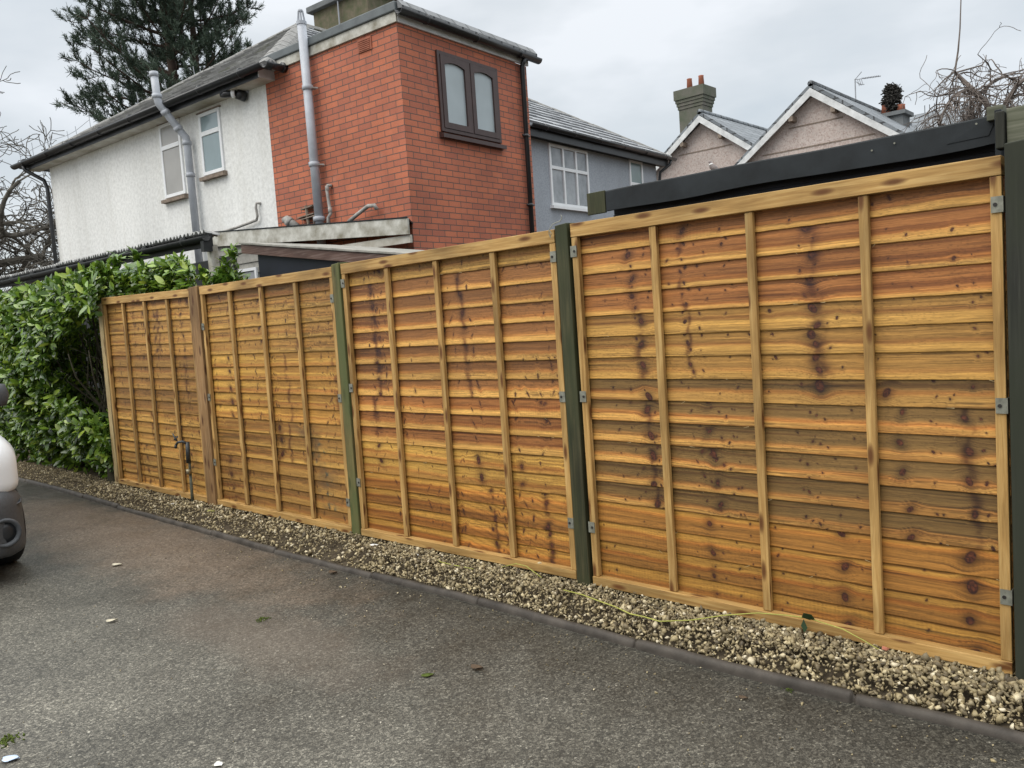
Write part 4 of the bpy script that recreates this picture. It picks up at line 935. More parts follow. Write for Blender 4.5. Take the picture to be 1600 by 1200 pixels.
# ------------------------------------------------------------------ small navy shed with a faded brown fascia
S2 = thing('navy_shed', 'small navy shed with a sloping faded brown fascia behind the fence', 'shed', (-3.2, 1.3, 0))
def slope2(x): return 2.385+(x+4.79)*(-.1475)
Y0 = .9
def sl(x0, x1, y0, y1, a, b): return MB().hexa([(x0, y0, slope2(x0)+a), (x1, y0, slope2(x1)+a), (x1, y1, slope2(x1)+a), (x0, y1, slope2(x0)+a), (x0, y0, slope2(x0)+b), (x1, y0, slope2(x1)+b), (x1, y1, slope2(x1)+b), (x0, y1, slope2(x0)+b)])
sl(-4.79, -1.5, Y0, Y0+.022, -.095, -.008).build('fascia', 'brown_paint', S2, bevel=.003)
sl(-4.80, -1.5, Y0-.015, 1.95, -.006, .014).build('roof', 'weatherboard', S2, bevel=.004)
mb = MB()
for i in range(15):
    z0 = .0+i*.15; mb.hexa([(-4.60, Y0+.05, z0), (-1.7, Y0+.05, z0), (-1.7, Y0+.07, z0), (-4.60, Y0+.07, z0), (-4.60, Y0+.062, min(z0+.15, 2.05)), (-1.7, Y0+.062, min(z0+.15, 1.86)), (-1.7, Y0+.075, min(z0+.15, 1.86)), (-4.60, Y0+.075, min(z0+.15, 2.05))]) if z0 < 1.86 else None
mb.hexa([(-4.60, Y0+.06, 1.80), (-1.7, Y0+.06, 1.80), (-1.7, Y0+.08, 1.80), (-4.60, Y0+.08, 1.80), (-4.60, Y0+.06, 2.35), (-1.7, Y0+.06, 1.92), (-1.7, Y0+.08, 1.92), (-4.60, Y0+.08, 2.35)])
mb.box(-4.60, -1.7, Y0+.081, 1.9, 0, 1.85)
mb.build('walls', 'navy', S2)
# ------------------------------------------------------------------ corrugated canopy on a white post
CN = thing('canopy', 'long low corrugated canopy on white post above the hedge', 'canopy', (-9, 1.6, 0))
nx = 900; xs = np.linspace(-14.0, -5.98, nx); ys = np.array([1.16, 1.24, 1.34]); A = .018*np.sin(2*math.pi*xs/.085)
jag = .02*(vn(xs*14, 0*xs, 3)-.5)
X = np.repeat(xs[:, None], 3, 1); Yy = np.repeat(ys[None, :], nx, 0).copy(); Yy[:, 0] += jag+.06*(vn(np.floor(xs/.7), 0*xs, 4)-.5); Zz = 2.665+A[:, None]-(ys[None, :]-1.16)*.16-.008*(X+5.98)*.9*0+(-.0145)*(X+5.98)
V = np.stack([X, Yy, Zz], -1); V2 = V-[0, 0, .006]; ix = np.arange(nx*3).reshape(nx, 3)
F = np.stack([ix[:-1, :-1], ix[1:, :-1], ix[1:, 1:], ix[:-1, 1:]], -1).reshape(-1, 4); e0 = np.stack([ix[:-1, 0], ix[:-1, 0]+nx*3, ix[1:, 0]+nx*3, ix[1:, 0]], -1)
npmesh('corrugated_roof', np.concatenate([V.reshape(-1, 3), V2.reshape(-1, 3)]), np.concatenate([F, F[:, ::-1]+nx*3, e0]), 'metal_sheet', CN)
MB().hexa([(-14, 1.2, 2.62), (-5.97, 1.2, 2.50), (-5.97, 1.24, 2.50), (-14, 1.24, 2.62), (-14, 1.2, 2.755), (-5.97, 1.2, 2.64), (-5.97, 1.24, 2.64), (-14, 1.24, 2.755)]).build('fascia', 'blackwood', CN)
gutter((-14, 1.15, 2.71), (-5.94, 1.15, 2.60), .055).build('gutter', 'blackwood', CN, smooth=True)
MB().box(-6.02, -5.95, 1.12, 1.22, 2.44, 2.56).build('gutter_outlet', 'blackwood', CN)
MB().hexa([(-6.01, 1.21, 0), (-5.91, 1.21, 0), (-5.91, 1.30, 0), (-6.01, 1.30, 0), (-6.07, 1.21, 2.52), (-5.985, 1.21, 2.52), (-5.985, 1.30, 2.52), (-6.07, 1.30, 2.52)]).build('post', 'oldwhite', CN, bevel=.004)
MB().box(-13.9, -13.8, 1.25, 1.35, 0, 2.6).build('post', 'oldwhite', CN)
MB().box(-19, -6.85, 1.95, 2.0, 0, 2.5).build('dark_backdrop', 'blackwood', CN)  # added dark backdrop, keeps the hedge hollow and the space under the canopy black
MB().box(-10.5, -10.4, 1.25, 1.35, 0, 2.6).build('post', 'blackwood', CN)

# ------------------------------------------------------------------ black shed behind the nearest panel
S1 = thing('black_shed', 'black felt-edged shed roof behind the nearest fence panel', 'shed', (.9, 1.5, 0))
fz0, fz1 = 2.012, 2.122
def wob(x): return .0022*math.sin(x*3.1)+.0018*math.sin(x*9.7+1)
mb = MB(); n = 60; a0, a1 = -.10, 1.735
pr = [(.400, 0), (.390, .002), (.390, .104), (.393, .110), (.41, .113), (2.6, .10)]
for i in range(n+1):
    x = a0+(a1-a0)*i/n; f = i/n; up = .009*max(0, (f-.8)/.2)**2
    for j, (y, z) in enumerate(pr): mb.v.append((x, y+(.0015*math.sin(x*11)), fz0+z+(wob(x) if j < 5 else 0)+up-(.004*math.sin(x*5.3) if j < 2 else 0)))
m = len(pr)
for i in range(n):
    for j in range(m-1): a = i*m+j; mb.f.append((a, a+m, a+m+1, a+1))
mb.build('felt_roof', 'felt', S1)
MB().box(-.215, 1.745, .403, .43, fz0+.008, fz1-.016).build('fascia_board', 'post_mid', S1, bevel=.003)
MB().box(-.225, -.105, .388, .402, fz0-.004, fz1+.004).build('bare_board_end', 'post_green', S1, bevel=.003)
mb = MB(); mb.add([(1.555, .386, 2.045), (1.70, .386, 2.05), (1.735, .384, 2.128), (1.60, .386, 2.10), (1.555, .39, 2.045), (1.70, .39, 2.05), (1.735, .389, 2.128), (1.60, .39, 2.10)], [(0, 1, 2, 3), (7, 6, 5, 4), (0, 4, 5, 1), (1, 5, 6, 2), (2, 6, 7, 3), (3, 7, 4, 0)]); mb.build('felt_patch', 'felt', S1)
for x, z in ((1.27, .062), (1.36, .075), (1.66, .09)): MB().lathe((x, .384, fz0+z), [(.004, 0), (.004, .002)], 8, 'y').build('nail_head', 'galv', S1)
mb = MB()
for i in range(10): mb.box(-.11, 3.2, .47-.004*(i % 2), .50, .2*i, .2*i+.197)
mb.box(-.11, 3.2, .474, .50, 2.0, 2.12); mb.box(-.11, 3.2, .50, 2.5, 0, 2.11)
mb.build('walls', 'navy', S1)
MB().box(1.70, 1.755, .36, .42, 2.10, 2.152).build('wood_block', 'screen', S1, bevel=.003)
MB().box(1.738, 1.76, .30, .46, 1.95, 2.125).build('corner_trim', 'felt', S1, bevel=.003)

# ------------------------------------------------------------------ grey semi behind (same local frame)
G = thing('grey_house', 'blue grey rendered house behind the brick extension', 'house', HO, HT)
MB().box(-9.2, -2.2, 5.21, 10.5, 0, 4.97).build('rendered_wall', 'greyrender', G, True)
ge = 5.03; gp = (-5.45, 5.2, 7.17); gq = (-5.45, 7.3, 7.17); gr_ = (-1.98, 10.85, ge); gn = (-1.98, 5.2, ge)
slab([gn, gr_, gq, gp]).build('rear_roof_slope', 'tile', G, True, uv=uv_roof)
slab([gr_, (-9.7, 10.85, ge), gq]).build('end_roof_slope', 'tile', G, True, uv=uv_roof)
slab([(-9.7, 10.85, ge), (-9.7, 5.2, ge), gp, gq]).build('front_roof_slope', 'tile', G, True, uv=uv_roof)
tile_course(MB(), gn, gr_, gq, gp, 13, .33, .034, 5).build('rear_tiles', 'greytile', G, True)
ridge_run(gr_, gq, .085, 16).build('hip_tiles', 'hip', G, True); ridge_run(gp, gq, .085, 7).build('ridge_tiles', 'hip', G, True)
MB().box(-2.2, -2.0, 5.21, 10.72, 4.83, 4.85).build('soffit', 'blackwood', G, True)
MB().box(-2.02, -1.998, 5.21, 10.75, 4.80, 5.0).build('fascia', 'black_pvc', G, True)
gutter((-1.93, 5.2, 5.0), (-1.93, 10.95, 5.0), .065).build('gutter', 'black_pvc', G, True, smooth=True)
mb = MB(); mb.tube([(-1.93, 10.75, 4.95), (-1.95, 10.72, 4.85), (-2.12, 10.55, 4.68), (-2.15, 10.55, 4.5), (-2.15, 10.55, 0)], .035, 10); mb.build('downpipe', 'black_pvc', G, True, smooth=True)
def win_x(x, y0, y1, z0, z1, cols, trans, gl, parent):
    f = .055; mb = MB(); d0, d1 = x-.01, x+.03
    mb.box(d0, d1, y0, y0+f, z0, z1); mb.box(d0, d1, y1-f, y1, z0, z1); mb.box(d0, d1, y0+f, y1-f, z1-f, z1); mb.box(d0, d1, y0+f, y1-f, z0, z0+f)
    zt = z1-(z1-z0)*trans; mb.box(d0, d1+.002, y0+f, y1-f, zt-.03, zt+.03)
    ys_ = [y0+f]+[y0+(y1-y0)*c for c in cols]+[y1-f]
    for c in ys_[1:-1]: mb.box(d0, d1+.004, c-.025, c+.025, z0+f, zt-.03); mb.box(d0, d1+.004, c-.025, c+.025, zt+.03, z1-f)
    w = mb.build('window', 'upvc', parent, True)
    for a, b in zip(ys_[:-1], ys_[1:]):
        for (p, q_) in ((z0+f, zt-.03), (zt+.03, z1-f)): sub(MB().box(x+.002, x+.008, a+.001, b-.001, p+.001, q_-.001), 'pane', gl, w)
    sub(MB().box(x, x+.08, y0-.04, y1+.04, z0-.06, z0-.002), 'sill', 'upvc', w)
win_x(-2.2, 6.10, 7.48, 3.62, 4.80, (.34, .67), .38, 'glass_dark', G)
win_x(-2.2, 9.20, 9.80, 3.75, 4.84, (), .48, 'glass_green', G)

# ------------------------------------------------------------------ pebbledashed gabled houses
def gable_house(name, label, px, y, w, peak, eave, depth, x_off=0):
    t = thing(name, label, 'house', (px, y, 0))
    a = (peak-eave)/(w/2)
    mb = MB(); mb.prism([(px-w/2, 0), (px+w/2, 0), (px+w/2, eave), (px, peak-.12), (px-w/2, eave)], y, y+depth); mb.build('gable_wall', 'pebble', t)
    mb = MB(); oh = .32
    for s in (-1, 1):
        e = (px+s*(w/2+oh), eave-a*oh)
        for q0, q1, hh in ((0, 1, 0),):
            pass
        A = [(px, peak+.02), e, (e[0], e[1]+.10), (px, peak+.14)]
        mb.prism(A, y-.25, y+depth)
    mb.build('roof', 'farslate', t, uv=uv_roof)
    mb = MB(); bt = .19
    for s in (-1, 1):
        e = (px+s*(w/2+oh), eave-a*oh)
        mb.prism([(px, peak+.0), e, (e[0], e[1]-bt), (px, peak-bt*1.15)], y-.30, y-.262)
    mb.build('bargeboard', 'soffit', t)
    for s in (-1, 1):
        for f_ in (.28, .96): MB().box(px+s*(w/2)*f_-.06, px+s*(w/2)*f_+.06, y-.29, y-.002, peak-a*(w/2)*f_-.34, peak-a*(w/2)*f_-.2).build('purlin_end', 'stone', t)
    mb = MB()
    for z in (eave+.05, eave+(peak-eave)*.42):
        hw = min(w/2, (peak-.35-z)/a); mb.box(px-hw, px+hw, y-.012, y-.002, z-.018, z+.018)
    mb.build('wall_band', 'stone', t)
    mb = MB(); k = 14
    for i in range(k): mb.tube([(px, y-.25+(depth+.25)*i/k, peak+.13), (px, y-.25+(depth+.25)*(i+1)/k-.02, peak+.13)], .09, 8)
    mb.build('ridge_tiles', 'farslate', t, smooth=True)
    return t
g1 = gable_house('gabled_house', 'pebbledashed gabled house with green roof edge and television aerial, at right', -6.66, 20, 4.25, 7.34, 5.75, 9)
mb = MB(); mb.tube([(-7.26, 25.0, 7.0), (-7.26, 25.0, 8.62)], .02, 6); mb.tube([(-7.28, 25.0, 8.60), (-6.45, 25.0, 8.52)], .014, 6)
for i in range(11): x = -7.0+i*.05; mb.tube([(x, 24.88, 8.575-i*.005), (x, 25.12, 8.575-i*.005)], .008, 5)
mb.tube([(-7.26, 25, 8.60), (-7.04, 25, 8.80)], .012, 5)
for i in range(3): mb.tube([(-7.2+.05*i, 24.9, 8.5-.06*i), (-7.06+.05*i, 25.0, 8.38-.0*i)], .009, 5); mb.tube([(-7.18+.06*i, 25, 8.57), (-7.13+.06*i, 25, 8.36)], .009, 5)
mb.build('television_aerial', 'aerial', g1)
g2 = gable_house('gabled_house', 'pebbledashed gabled house with tall grey twin-pot chimney', -10.95, 21.5, 5.0, 7.72, 5.85, 9)
# its chimney
cx0, cx1, cy0, cy1 = -13.87, -12.86, 25.0, 25.75
cz = 9.78
mb = MB(); mb.box(cx0, cx1, cy0, cy1, 4, cz-.722)
for i, e in enumerate((.03, .06, .09)): mb.box(cx0-e, cx1+e, cy0-e, cy1+e, cz-.72+i*.12, cz-.72+(i+1)*.12-.001)
mb.box(cx0-.13, cx1+.13, cy0-.13, cy1+.13, cz-.36, cz); c = mb.build('chimney', 'chimrender', g2)
for x in (-13.58, -13.08): sub(MB().lathe((x, 25.4, cz), [(.12, 0), (.095, .42), (.105, .46), (.08, .47)], 14), 'chimney_pot', 'terracotta', c, smooth=True)
# slate-roofed house with a nested chimney, further right
g3 = thing('slate_house', 'distant slate-roofed house with spikes along its ridge beside the bare tree', 'house', (-5, 27, 0))
MB().prism([(26.5, 0), (32, 0), (32, 5.9), (29.2, 7.75), (26.5, 5.9)], -11, -5.1, 'x').build('walls', 'chimgrey', g3)
MB().prism([(26.3, 5.75), (29.2, 7.75), (32.2, 5.75), (32.2, 5.9), (29.2, 7.9), (26.3, 5.9)], -11.2, -4.85, 'x').build('roof', 'farslate', g3, uv=uv_roof)
MB().prism([(26.3, 5.6), (29.2, 7.62), (32.1, 5.6), (32.1, 5.76), (29.2, 7.78), (26.3, 5.76)], -4.86, -4.76, 'x').build('bargeboard', 'blackwood', g3)
for i in range(9): MB().tube([(-6.3+i*.16, 29.2, 7.9), (-6.3+i*.16, 29.2, 8.16)], .012, 5).build('ridge_spike', 'blackwood', g3)
mb = MB(); mb.box(-6.55, -5.7, 24.6, 25.3, 5.8, 7.1); mb.box(-6.65, -5.6, 24.5, 25.4, 7.1, 7.22)
g4 = thing('chimney_stack', 'grey chimney with a dark twig nest on its pot, behind the right gable', 'chimney', (-6.1, 25, 5.5))
mb.build('stack', 'chimgrey', g4)
MB().lathe((-6.3, 24.95, 7.22), [(.16, 0), (.13, .3), (.14, .34)], 12).build('chimney_pot', 'terracotta', g4, smooth=True)
MB().lathe((-5.85, 24.95, 7.22), [(.14, 0), (.12, .2), (.13, .24)], 12).build('chimney_pot', 'terracotta', g4, smooth=True)
mb = MB(); rn = np.random.default_rng(4)
for _ in range(520):
    a = rn.uniform(0, 6.28); h_ = rn.uniform(-.38, .40); rr = .25*math.sqrt(max(.02, 1-(h_/.46)**2))*rn.uniform(.4, 1.05); p = Vector((-6.12+rr*math.cos(a), 24.95+rr*math.sin(a), 7.72+h_)); d = Vector((rn.normal(0, 1), rn.normal(0, 1), rn.normal(0, .5))).normalized()*rn.uniform(.07, .17)
    mb.tube([p-d, p+d*.3+Vector((0, 0, .02)), p+d], rn.uniform(.010, .022), 4)
mb.build('twig_nest', 'nest', g4)
# distant outbuilding on the left
OB = thing('outbuilding', 'low dark slate outbuilding far behind the bare tree on the left', 'outbuilding', (-24, 9, 0))
MB().box(-36, -17.5, 10, 15, 0, 3.0).build('walls', 'chimbrick', OB)
MB().prism([(9.6, 2.9), (12.5, 4.25), (15.4, 2.9), (15.4, 3.05), (12.5, 4.45), (9.6, 3.05)], -36.3, -17.2, 'x').build('roof', 'farslate', OB, uv=uv_roof)

# ------------------------------------------------------------------ trees
def branch_tree(mb, p, d, length, r, depth, rnd, spread=.6, droop=0., seg=5, minr=.006, shrink=.72, nch=(2, 4), wig=.16):
    pts = [p.copy()]; rad = [r]; dd = d.copy(); q = p.copy(); r1 = max(minr, r*.62)
    for i in range(seg):
        dd = (dd+Vector(rnd.normal(0, wig, 3))+Vector((0, 0, -droop*(depth < 4)))).normalized(); q = q+dd*(length/seg); pts.append(q.copy()); rad.append(r+(r1-r)*(i+1)/seg)
    mb.tube(pts, rad, 8 if r > .04 else (5 if r > .015 else 4), cap=False)
    if depth <= 0: return
    for k in range(rnd.integers(nch[0], nch[1]+1)):
        i = rnd.integers(max(1, seg//3), seg+1) if k else seg
        a = Vector(rnd.normal(0, 1, 3)); a = (a-dd*a.dot(dd)).normalized(); nd = (dd*(1-spread*.5)+a*spread*rnd.uniform(.6, 1.3)).normalized()
        branch_tree(mb, pts[i], nd, length*shrink*rnd.uniform(.75, 1.15), max(minr, rad[i]*rnd.uniform(.55, .78)), depth-1, rnd, spread, droop, seg, minr, shrink, nch, wig)
# large bare tree on the left
t = thing('bare_tree', 'large bare winter tree beyond the left end of the white house', 'tree', (-22.6, 2.6, 0))
rnd = np.random.default_rng(3); mb = MB(); cr_ = MB()
mb.tube([(-22.8, 2.0, 0), (-22.8, 2.1, 2), (-22.6, 2.25, 3.6)], [.5, .38, .33], 12); mb.build('trunk', 'bark', t, smooth=True)
base = Vector((-22.6, 2.25, 2.7))
for (dx, dy, dz, l, r) in ((.35, .9, .25, 2.6, .17), (.1, .5, .8, 2.6, .16), (-.2, .2, 1, 2.8, .16), (.5, 1.2, .02, 2.4, .13), (-.5, -.6, .7, 2.6, .14), (.3, 1.0, .55, 2.8, .14), (-.1, .8, .1, 2.6, .12), (.2, .2, .9, 2.4, .12)):
    branch_tree(cr_, base+Vector((0, 0, rnd.uniform(-.3, .4))), Vector((dx, dy, dz)).normalized(), l, r, 5, rnd, .75, 0.0, 5, .009, .7, (2, 4), .2)
cr_.build('crown', 'bark', t)
# pine behind the white house
t = thing('pine_tree', 'tall dark pine rising behind the roof of the white house', 'tree', (-22, 9.0, 0))
rnd = np.random.default_rng(17); mb = MB()
mb.tube([(-22.0, 9.0, 0), (-21.95, 9.1, 7), (-22.15, 9.0, 10), (-22.2, 8.9, 13), (-22.1, 8.9, 15.6)], [.30, .17, .13, .09, .03], 10); mb.tube([(-21.9, 9.15, 6.5), (-21.6, 9.5, 9), (-21.55, 9.5, 12), (-21.6, 9.45, 15)], [.15, .11, .08, .03], 9)
mb.build('trunk', 'pinebark', t, smooth=True)
br = MB(); TP = []; TD = []
for i in range(122):
    z = 6.9+8.4*rnd.random()**1.1; a = rnd.uniform(0, 6.283); f_ = (15.9-z)/9; L0 = (1.1+3.0*min(1, f_*1.25))*rnd.uniform(.6, .97)
    if math.cos(a-math.atan2(.7, .75)) > .5: L0 *= .80
    c = Vector((-22.0 if rnd.random() < .6 else -21.6, 9.1, z)); d = Vector((math.cos(a), math.sin(a), rnd.uniform(-.15, .3))).normalized(); pts = [c.copy()]; q = c.copy()
    for k in range(7):
        d = (d+Vector((0, 0, .07))+Vector(rnd.normal(0, .09, 3))).normalized(); q = q+d*(L0/7); pts.append(q.copy())
    br.tube(pts, list(np.linspace(.05, .012, 8)), 5, cap=False)
    for k in range(2, 8):
        for s in range(3):
            e = Vector(rnd.normal(0, 1, 3)); e = (e-d*e.dot(d)).normalized(); e = (e*.8+d*.7+Vector((0, 0, .35))).normalized(); l = rnd.uniform(.25, .75)*(1-.35*k/8); p0 = pts[k]; p1 = p0+e*l
            br.tube([p0, p0.lerp(p1, .5)+Vector((0, 0, -.03)), p1], [.012, .010, .006], 4, cap=False)
            for w_ in (.45, .75, 1.0):
                TP.append(p0.lerp(p1, w_)+Vector(rnd.normal(0, .04, 3))); TD.append((e+Vector((0, 0, .7))+Vector(rnd.normal(0, .3, 3))).normalized())
br.build('limbs', 'pinebark', t)
TP = np.array(TP); TD = np.array(TD); nn = 36; n = len(TP); P = np.repeat(TP, nn, 0)+np.repeat(TD, nn, 0)*rnd.uniform(-.16, .14, (n*nn, 1)); D = np.repeat(TD, nn, 0)+rnd.normal(0, .62, (n*nn, 3)); D /= np.linalg.norm(D, axis=1)[:, None]
S = np.cross(D, rnd.normal(size=D.shape)); S /= np.linalg.norm(S, axis=1)[:, None]; ln = rnd.uniform(.08, .17, (n*nn, 1)); w_ = .0085
V = np.stack([P-S*w_, P+S*w_, P+D*ln+S*w_*.5, P+D*ln-S*w_*.5], 1).reshape(-1, 3); F = np.arange(n*nn*4).reshape(-1, 4)
npmesh('foliage', V, F, 'needle', t)
# weeping bare tree on the right
t = thing('bare_tree', 'small twisted weeping bare tree above the right end of the shed roof', 'tree', (.62, 6.2, 0))
rnd = np.random.default_rng(8); mb = MB(); cr_ = MB(); bs = Vector((.60, 6.2, 3.0))
mb.tube([(.7, 6.3, 0), (.66, 6.25, 1.5), (.60, 6.2, 3.05)], [.10, .075, .06], 10); mb.build('trunk', 'bark2', t, smooth=True)
def limb(pts, r0, r1):
    pts = [Vector(p) for p in pts]; cr_.tube(pts, list(np.linspace(r0, r1, len(pts))), 7, cap=False); return pts
def PX(x, y, D=8.0):  # point seen at pixel (x, y) of the 1600-wide photograph, D metres in front of the lens
    return Vector(CAM+(cf+cr*((x-800)/FPX)+cu*((600-y)/FPX))*D)
la = limb([bs, PX(1540, 160), PX(1520, 140), PX(1497, 118, 8.1), PX(1492, 112, 8.1)], .036, .012)
lb = limb([bs, PX(1572, 160, 7.9), PX(1590, 132, 7.8), PX(1620, 110, 7.8), PX(1650, 120, 7.7)], .032, .012)
lc = limb([PX(1535, 155), PX(1510, 140, 7.8), PX(1490, 150, 7.7), PX(1474, 175, 7.7), PX(1468, 200, 7.7)], .018, .007)
ld = limb([PX(1532, 145, 8.0), PX(1548, 130, 8.1), PX(1570, 118, 8.2), PX(1590, 128, 8.3), PX(1605, 145, 8.3)], .016, .007)
le = limb([PX(1492, 112, 8.1), PX(1497, 80, 8.1), PX(1500, 45, 8.1), PX(1502, -15, 8.1)], .010, .005)
lf = limb([PX(1495, 113, 8.1), PX(1520, 106, 8.1), PX(1534, 102, 8.1), PX(1540, 94, 8.1), PX(1541, 86, 8.1)], .009, .004)
lg = limb([PX(1492, 112, 8.1), PX(1478, 122, 8.0), PX(1466, 134, 8.0), PX(1459, 143, 8.0)], .009, .004)
lh = limb([PX(1500, 135, 7.9), PX(1480, 146, 7.9), PX(1465, 151, 7.9), PX(1450, 149, 7.9), PX(1438, 142, 7.9)], .009, .0035)
li = limb([PX(1540, 96, 8.1), PX(1550, 110, 8.1), PX(1565, 116, 8.1), PX(1585, 118, 8.1)], .006, .004)
for lm, k, l0 in ((la, 20, .36), (lb, 20, .38), (lc, 30, .36), (ld, 22, .36), (lh, 5, .2), (lg, 4, .18), (lf, 4, .12)):
    for _ in range(k):
        i = rnd.integers(1, len(lm)); f_ = rnd.random(); p = lm[i-1].lerp(lm[i], f_); d = Vector((rnd.normal(0, .8), rnd.normal(0, .8), rnd.normal(-.1, .55))).normalized()
        branch_tree(cr_, p, d, l0*rnd.uniform(.6, 1.2), (.0075 if l0 > .25 else .0042), 2 if l0 > .25 else 1, rnd, .8, .12, 5, .0026, .72, (2, 3), .22)
cr_.build('crown', 'bark2', t)

# ------------------------------------------------------------------ parked van (front corner shows)
VN = thing('van', 'parked white van with grey plastic bumper at the left edge', 'van', (-5.6, -2.42, 0))
def vsec(x, w, zb, zt, r, n=6):
    """rounded cross-section in y,z; centre line y=-2.42"""
    cy = -2.42; pts = []
    for (sy, sz, a0) in ((1, 0, -90), (1, 1, 0), (-1, 1, 90), (-1, 0, 180)):
        rr = r if sz else min(r, .07)
        for i in range(n+1):
            a = R(a0+90*i/n); pts.append((x, cy+sy*(w-rr)+math.cos(a)*rr, (zt-rr if sz else zb+rr)+math.sin(a)*rr))
    return pts
def loft(mb, secs):
    n = len(secs[0]); o = len(mb.v)
    for s in secs: mb.v += s
    for i in range(len(secs)-1):
        for j in range(n): a = o+i*n+j; b = o+i*n+(j+1) % n; mb.f.append((a, b, b+n, a+n))
    mb.f.append(tuple(o+j for j in range(n))); mb.f.append(tuple(o+(len(secs)-1)*n+j for j in range(n-1, -1, -1)))
mb = MB(); loft(mb, [vsec(-3.42, .50, .60, .72, .06), vsec(-3.44, .68, .585, .80, .09), vsec(-3.50, .80, .57, .87, .13), vsec(-3.58, .865, .565, .92, .16), vsec(-3.72, .905, .555, .96, .18), vsec(-4.0, .905, .50, 1.02, .18), vsec(-4.45, .90, .45, 1.10, .18), vsec(-4.7, .90, .40, 1.15, .18), vsec(-5.2, .90, .3, 1.62, .3), vsec(-5.55, .90, .3, 1.83, .3), vsec(-6.2, .90, .3, 1.87, .22), vsec(-7.7, .89, .3, 1.85, .2), vsec(-7.85, .84, .35, 1.78, .2)])
body = mb.build('body', 'vanwhite', VN, smooth=True)
mb = MB(); loft(mb, [vsec(-3.33, .58, .24, .52, .08), vsec(-3.37, .70, .20, .57, .1), vsec(-3.46, .80, .17, .60, .11), vsec(-3.60, .875, .155, .60, .1), vsec(-3.74, .905, .15, .575, .08), vsec(-3.80, .905, .155, .555, .06)])
bp = mb.build('bumper', 'vangrey', VN, smooth=True)
for s in (-1, 1):
    yb = -2.42+s*.70; mb = MB(); mb.lathe((-3.44, yb, .345), [(.085, .06), (.095, .075), (.085, .09), (.07, .078), (.06, .05)], 20, 'x'); sub(mb, 'fog_lamp_surround', 'vangrey', bp, smooth=True); sub(MB().lathe((-3.44, yb, .345), [(.066, .05), (.066, .066), (.03, .075)], 20, 'x'), 'dark_lamp_recess', 'black_pvc', bp, smooth=True)  # black discs stand in for the shade inside the fog lamp recesses
mb = MB(); mb.tube([(-3.335, -2.42+.5, .455), (-3.40, -2.42+.72, .475), (-3.52, -2.42+.845, .50), (-3.6, -2.42+.872, .512)], .006, 6); mb.tube([(-3.335, -2.42-.5, .455), (-3.40, -2.42-.72, .475), (-3.52, -2.42-.845, .50)], .006, 6); sub(mb, 'bumper_lip', 'vangrey', bp, smooth=True)
for xw in (-4.07, -6.85):
    for s in (-1, 1):
        y = -2.42+s*.84; k = s*.095
        mb = MB(); mb.lathe((xw, y, .31), [(.2, -.09), (.28, -.095), (.305, -.075), (.31, -.03), (.31, .03), (.305, .075), (.28, .095), (.2, .09)], 32, 'y'); wl = mb.build('wheel', 'tyre', VN, smooth=True)
        mb = MB(); mb.lathe((xw, y+s*.085, .31), [(.195, -.02), (.195, .012), (.12, .006), (.05, .016)], 24, 'y'); sub(mb, 'hub', 'wheelsteel', wl, smooth=True)
for s in (-1, 1):
    mb = MB(); mb.lathe((0, 0, 0), [(.02, -.09), (.09, -.07), (.1, 0), (.09, .06), (.03, .08)], 14, 'y'); mb.v = [(-4.72+p[0]*.55, -2.42+s*1.09+p[1]*1.1, 1.16+p[2]*.95) for p in mb.v]; mi = mb.build('door_mirror', 'vangrey', VN, smooth=True)
    sub(MB().tube([(-4.72, -2.42+s*.86, 1.12), (-4.72, -2.42+s*1.03, 1.13)], .03, 8), 'mirror_arm', 'vangrey', mi)
for s in (-1, 1):
    bm = bmesh.new(); bmesh.ops.create_uvsphere(bm, u_segments=24, v_segments=12, radius=1)
    for v in bm.verts: v.co = Vector((-3.50+v.co.x*.07-abs(v.co.y)*.02, -2.42+s*.60+v.co.y*.15, .70+v.co.z*.075))
    me = bpy.data.meshes.new('headlight'); bm.to_mesh(me); bm.free()
    for p in me.polygons: p.use_smooth = True
    link('headlight', me, 'glass_green', VN)
mb = MB(); mb.hexa([(-4.74, -3.17, 1.165), (-4.70, -3.17, 1.165), (-4.70, -1.67, 1.165), (-4.74, -1.67, 1.165), (-5.25, -3.02, 1.67), (-5.19, -3.02, 1.67), (-5.19, -1.82, 1.67), (-5.25, -1.82, 1.67)]); mb.build('windscreen', 'glass_dark', VN)
for s in (-1, 1): MB().box(-6.0, -4.95, -2.42+s*.895-.012, -2.42+s*.895+.012, 1.2, 1.6).build('side_window', 'glass_dark', VN)
mb = MB(); mb.box(-3.34, -3.325, -2.68, -2.16, .34, .45); mb.build('grille', 'black_pvc', VN)

# ------------------------------------------------------------------ dove on a garden pier
BD = PX(1115, 263, 19.2)
t = thing('dove', 'grey dove with a white neck patch perched beyond the black shed', 'bird', (BD.x, BD.y, BD.z-.12))
ax = -Vector(cr)*1.0; upv = Vector((0, 0, 1))
mb = MB(); c = BD
mb.tube([c-ax*.17-upv*.125, c-ax*.10-upv*.075, c-ax*.03-upv*.01, c+ax*.035+upv*.045, c+ax*.06+upv*.09, c+ax*.068+upv*.125, c+ax*.075+upv*.15, c+ax*.10+upv*.148, c+ax*.125+upv*.14], [.015, .045, .078, .07, .045, .036, .036, .022, .004], 12)
mb.build('body', 'bird', t, smooth=True)
MB().tube([c+ax*.055+upv*.078, c+ax*.066+upv*.112], [.052, .042], 12).build('neck_patch', 'birdwhite', t, smooth=True)
mb = MB(); 
for s in (-.02, .025): mb.tube([c-ax*s-upv*.06, c-ax*s-upv*.14], .006, 5)
mb.build('leg', 'terracotta', t)
t = thing('brick_pier', 'slim brick garden pier beyond the black shed with a dove on it', 'pier', (BD.x, BD.y, 0))
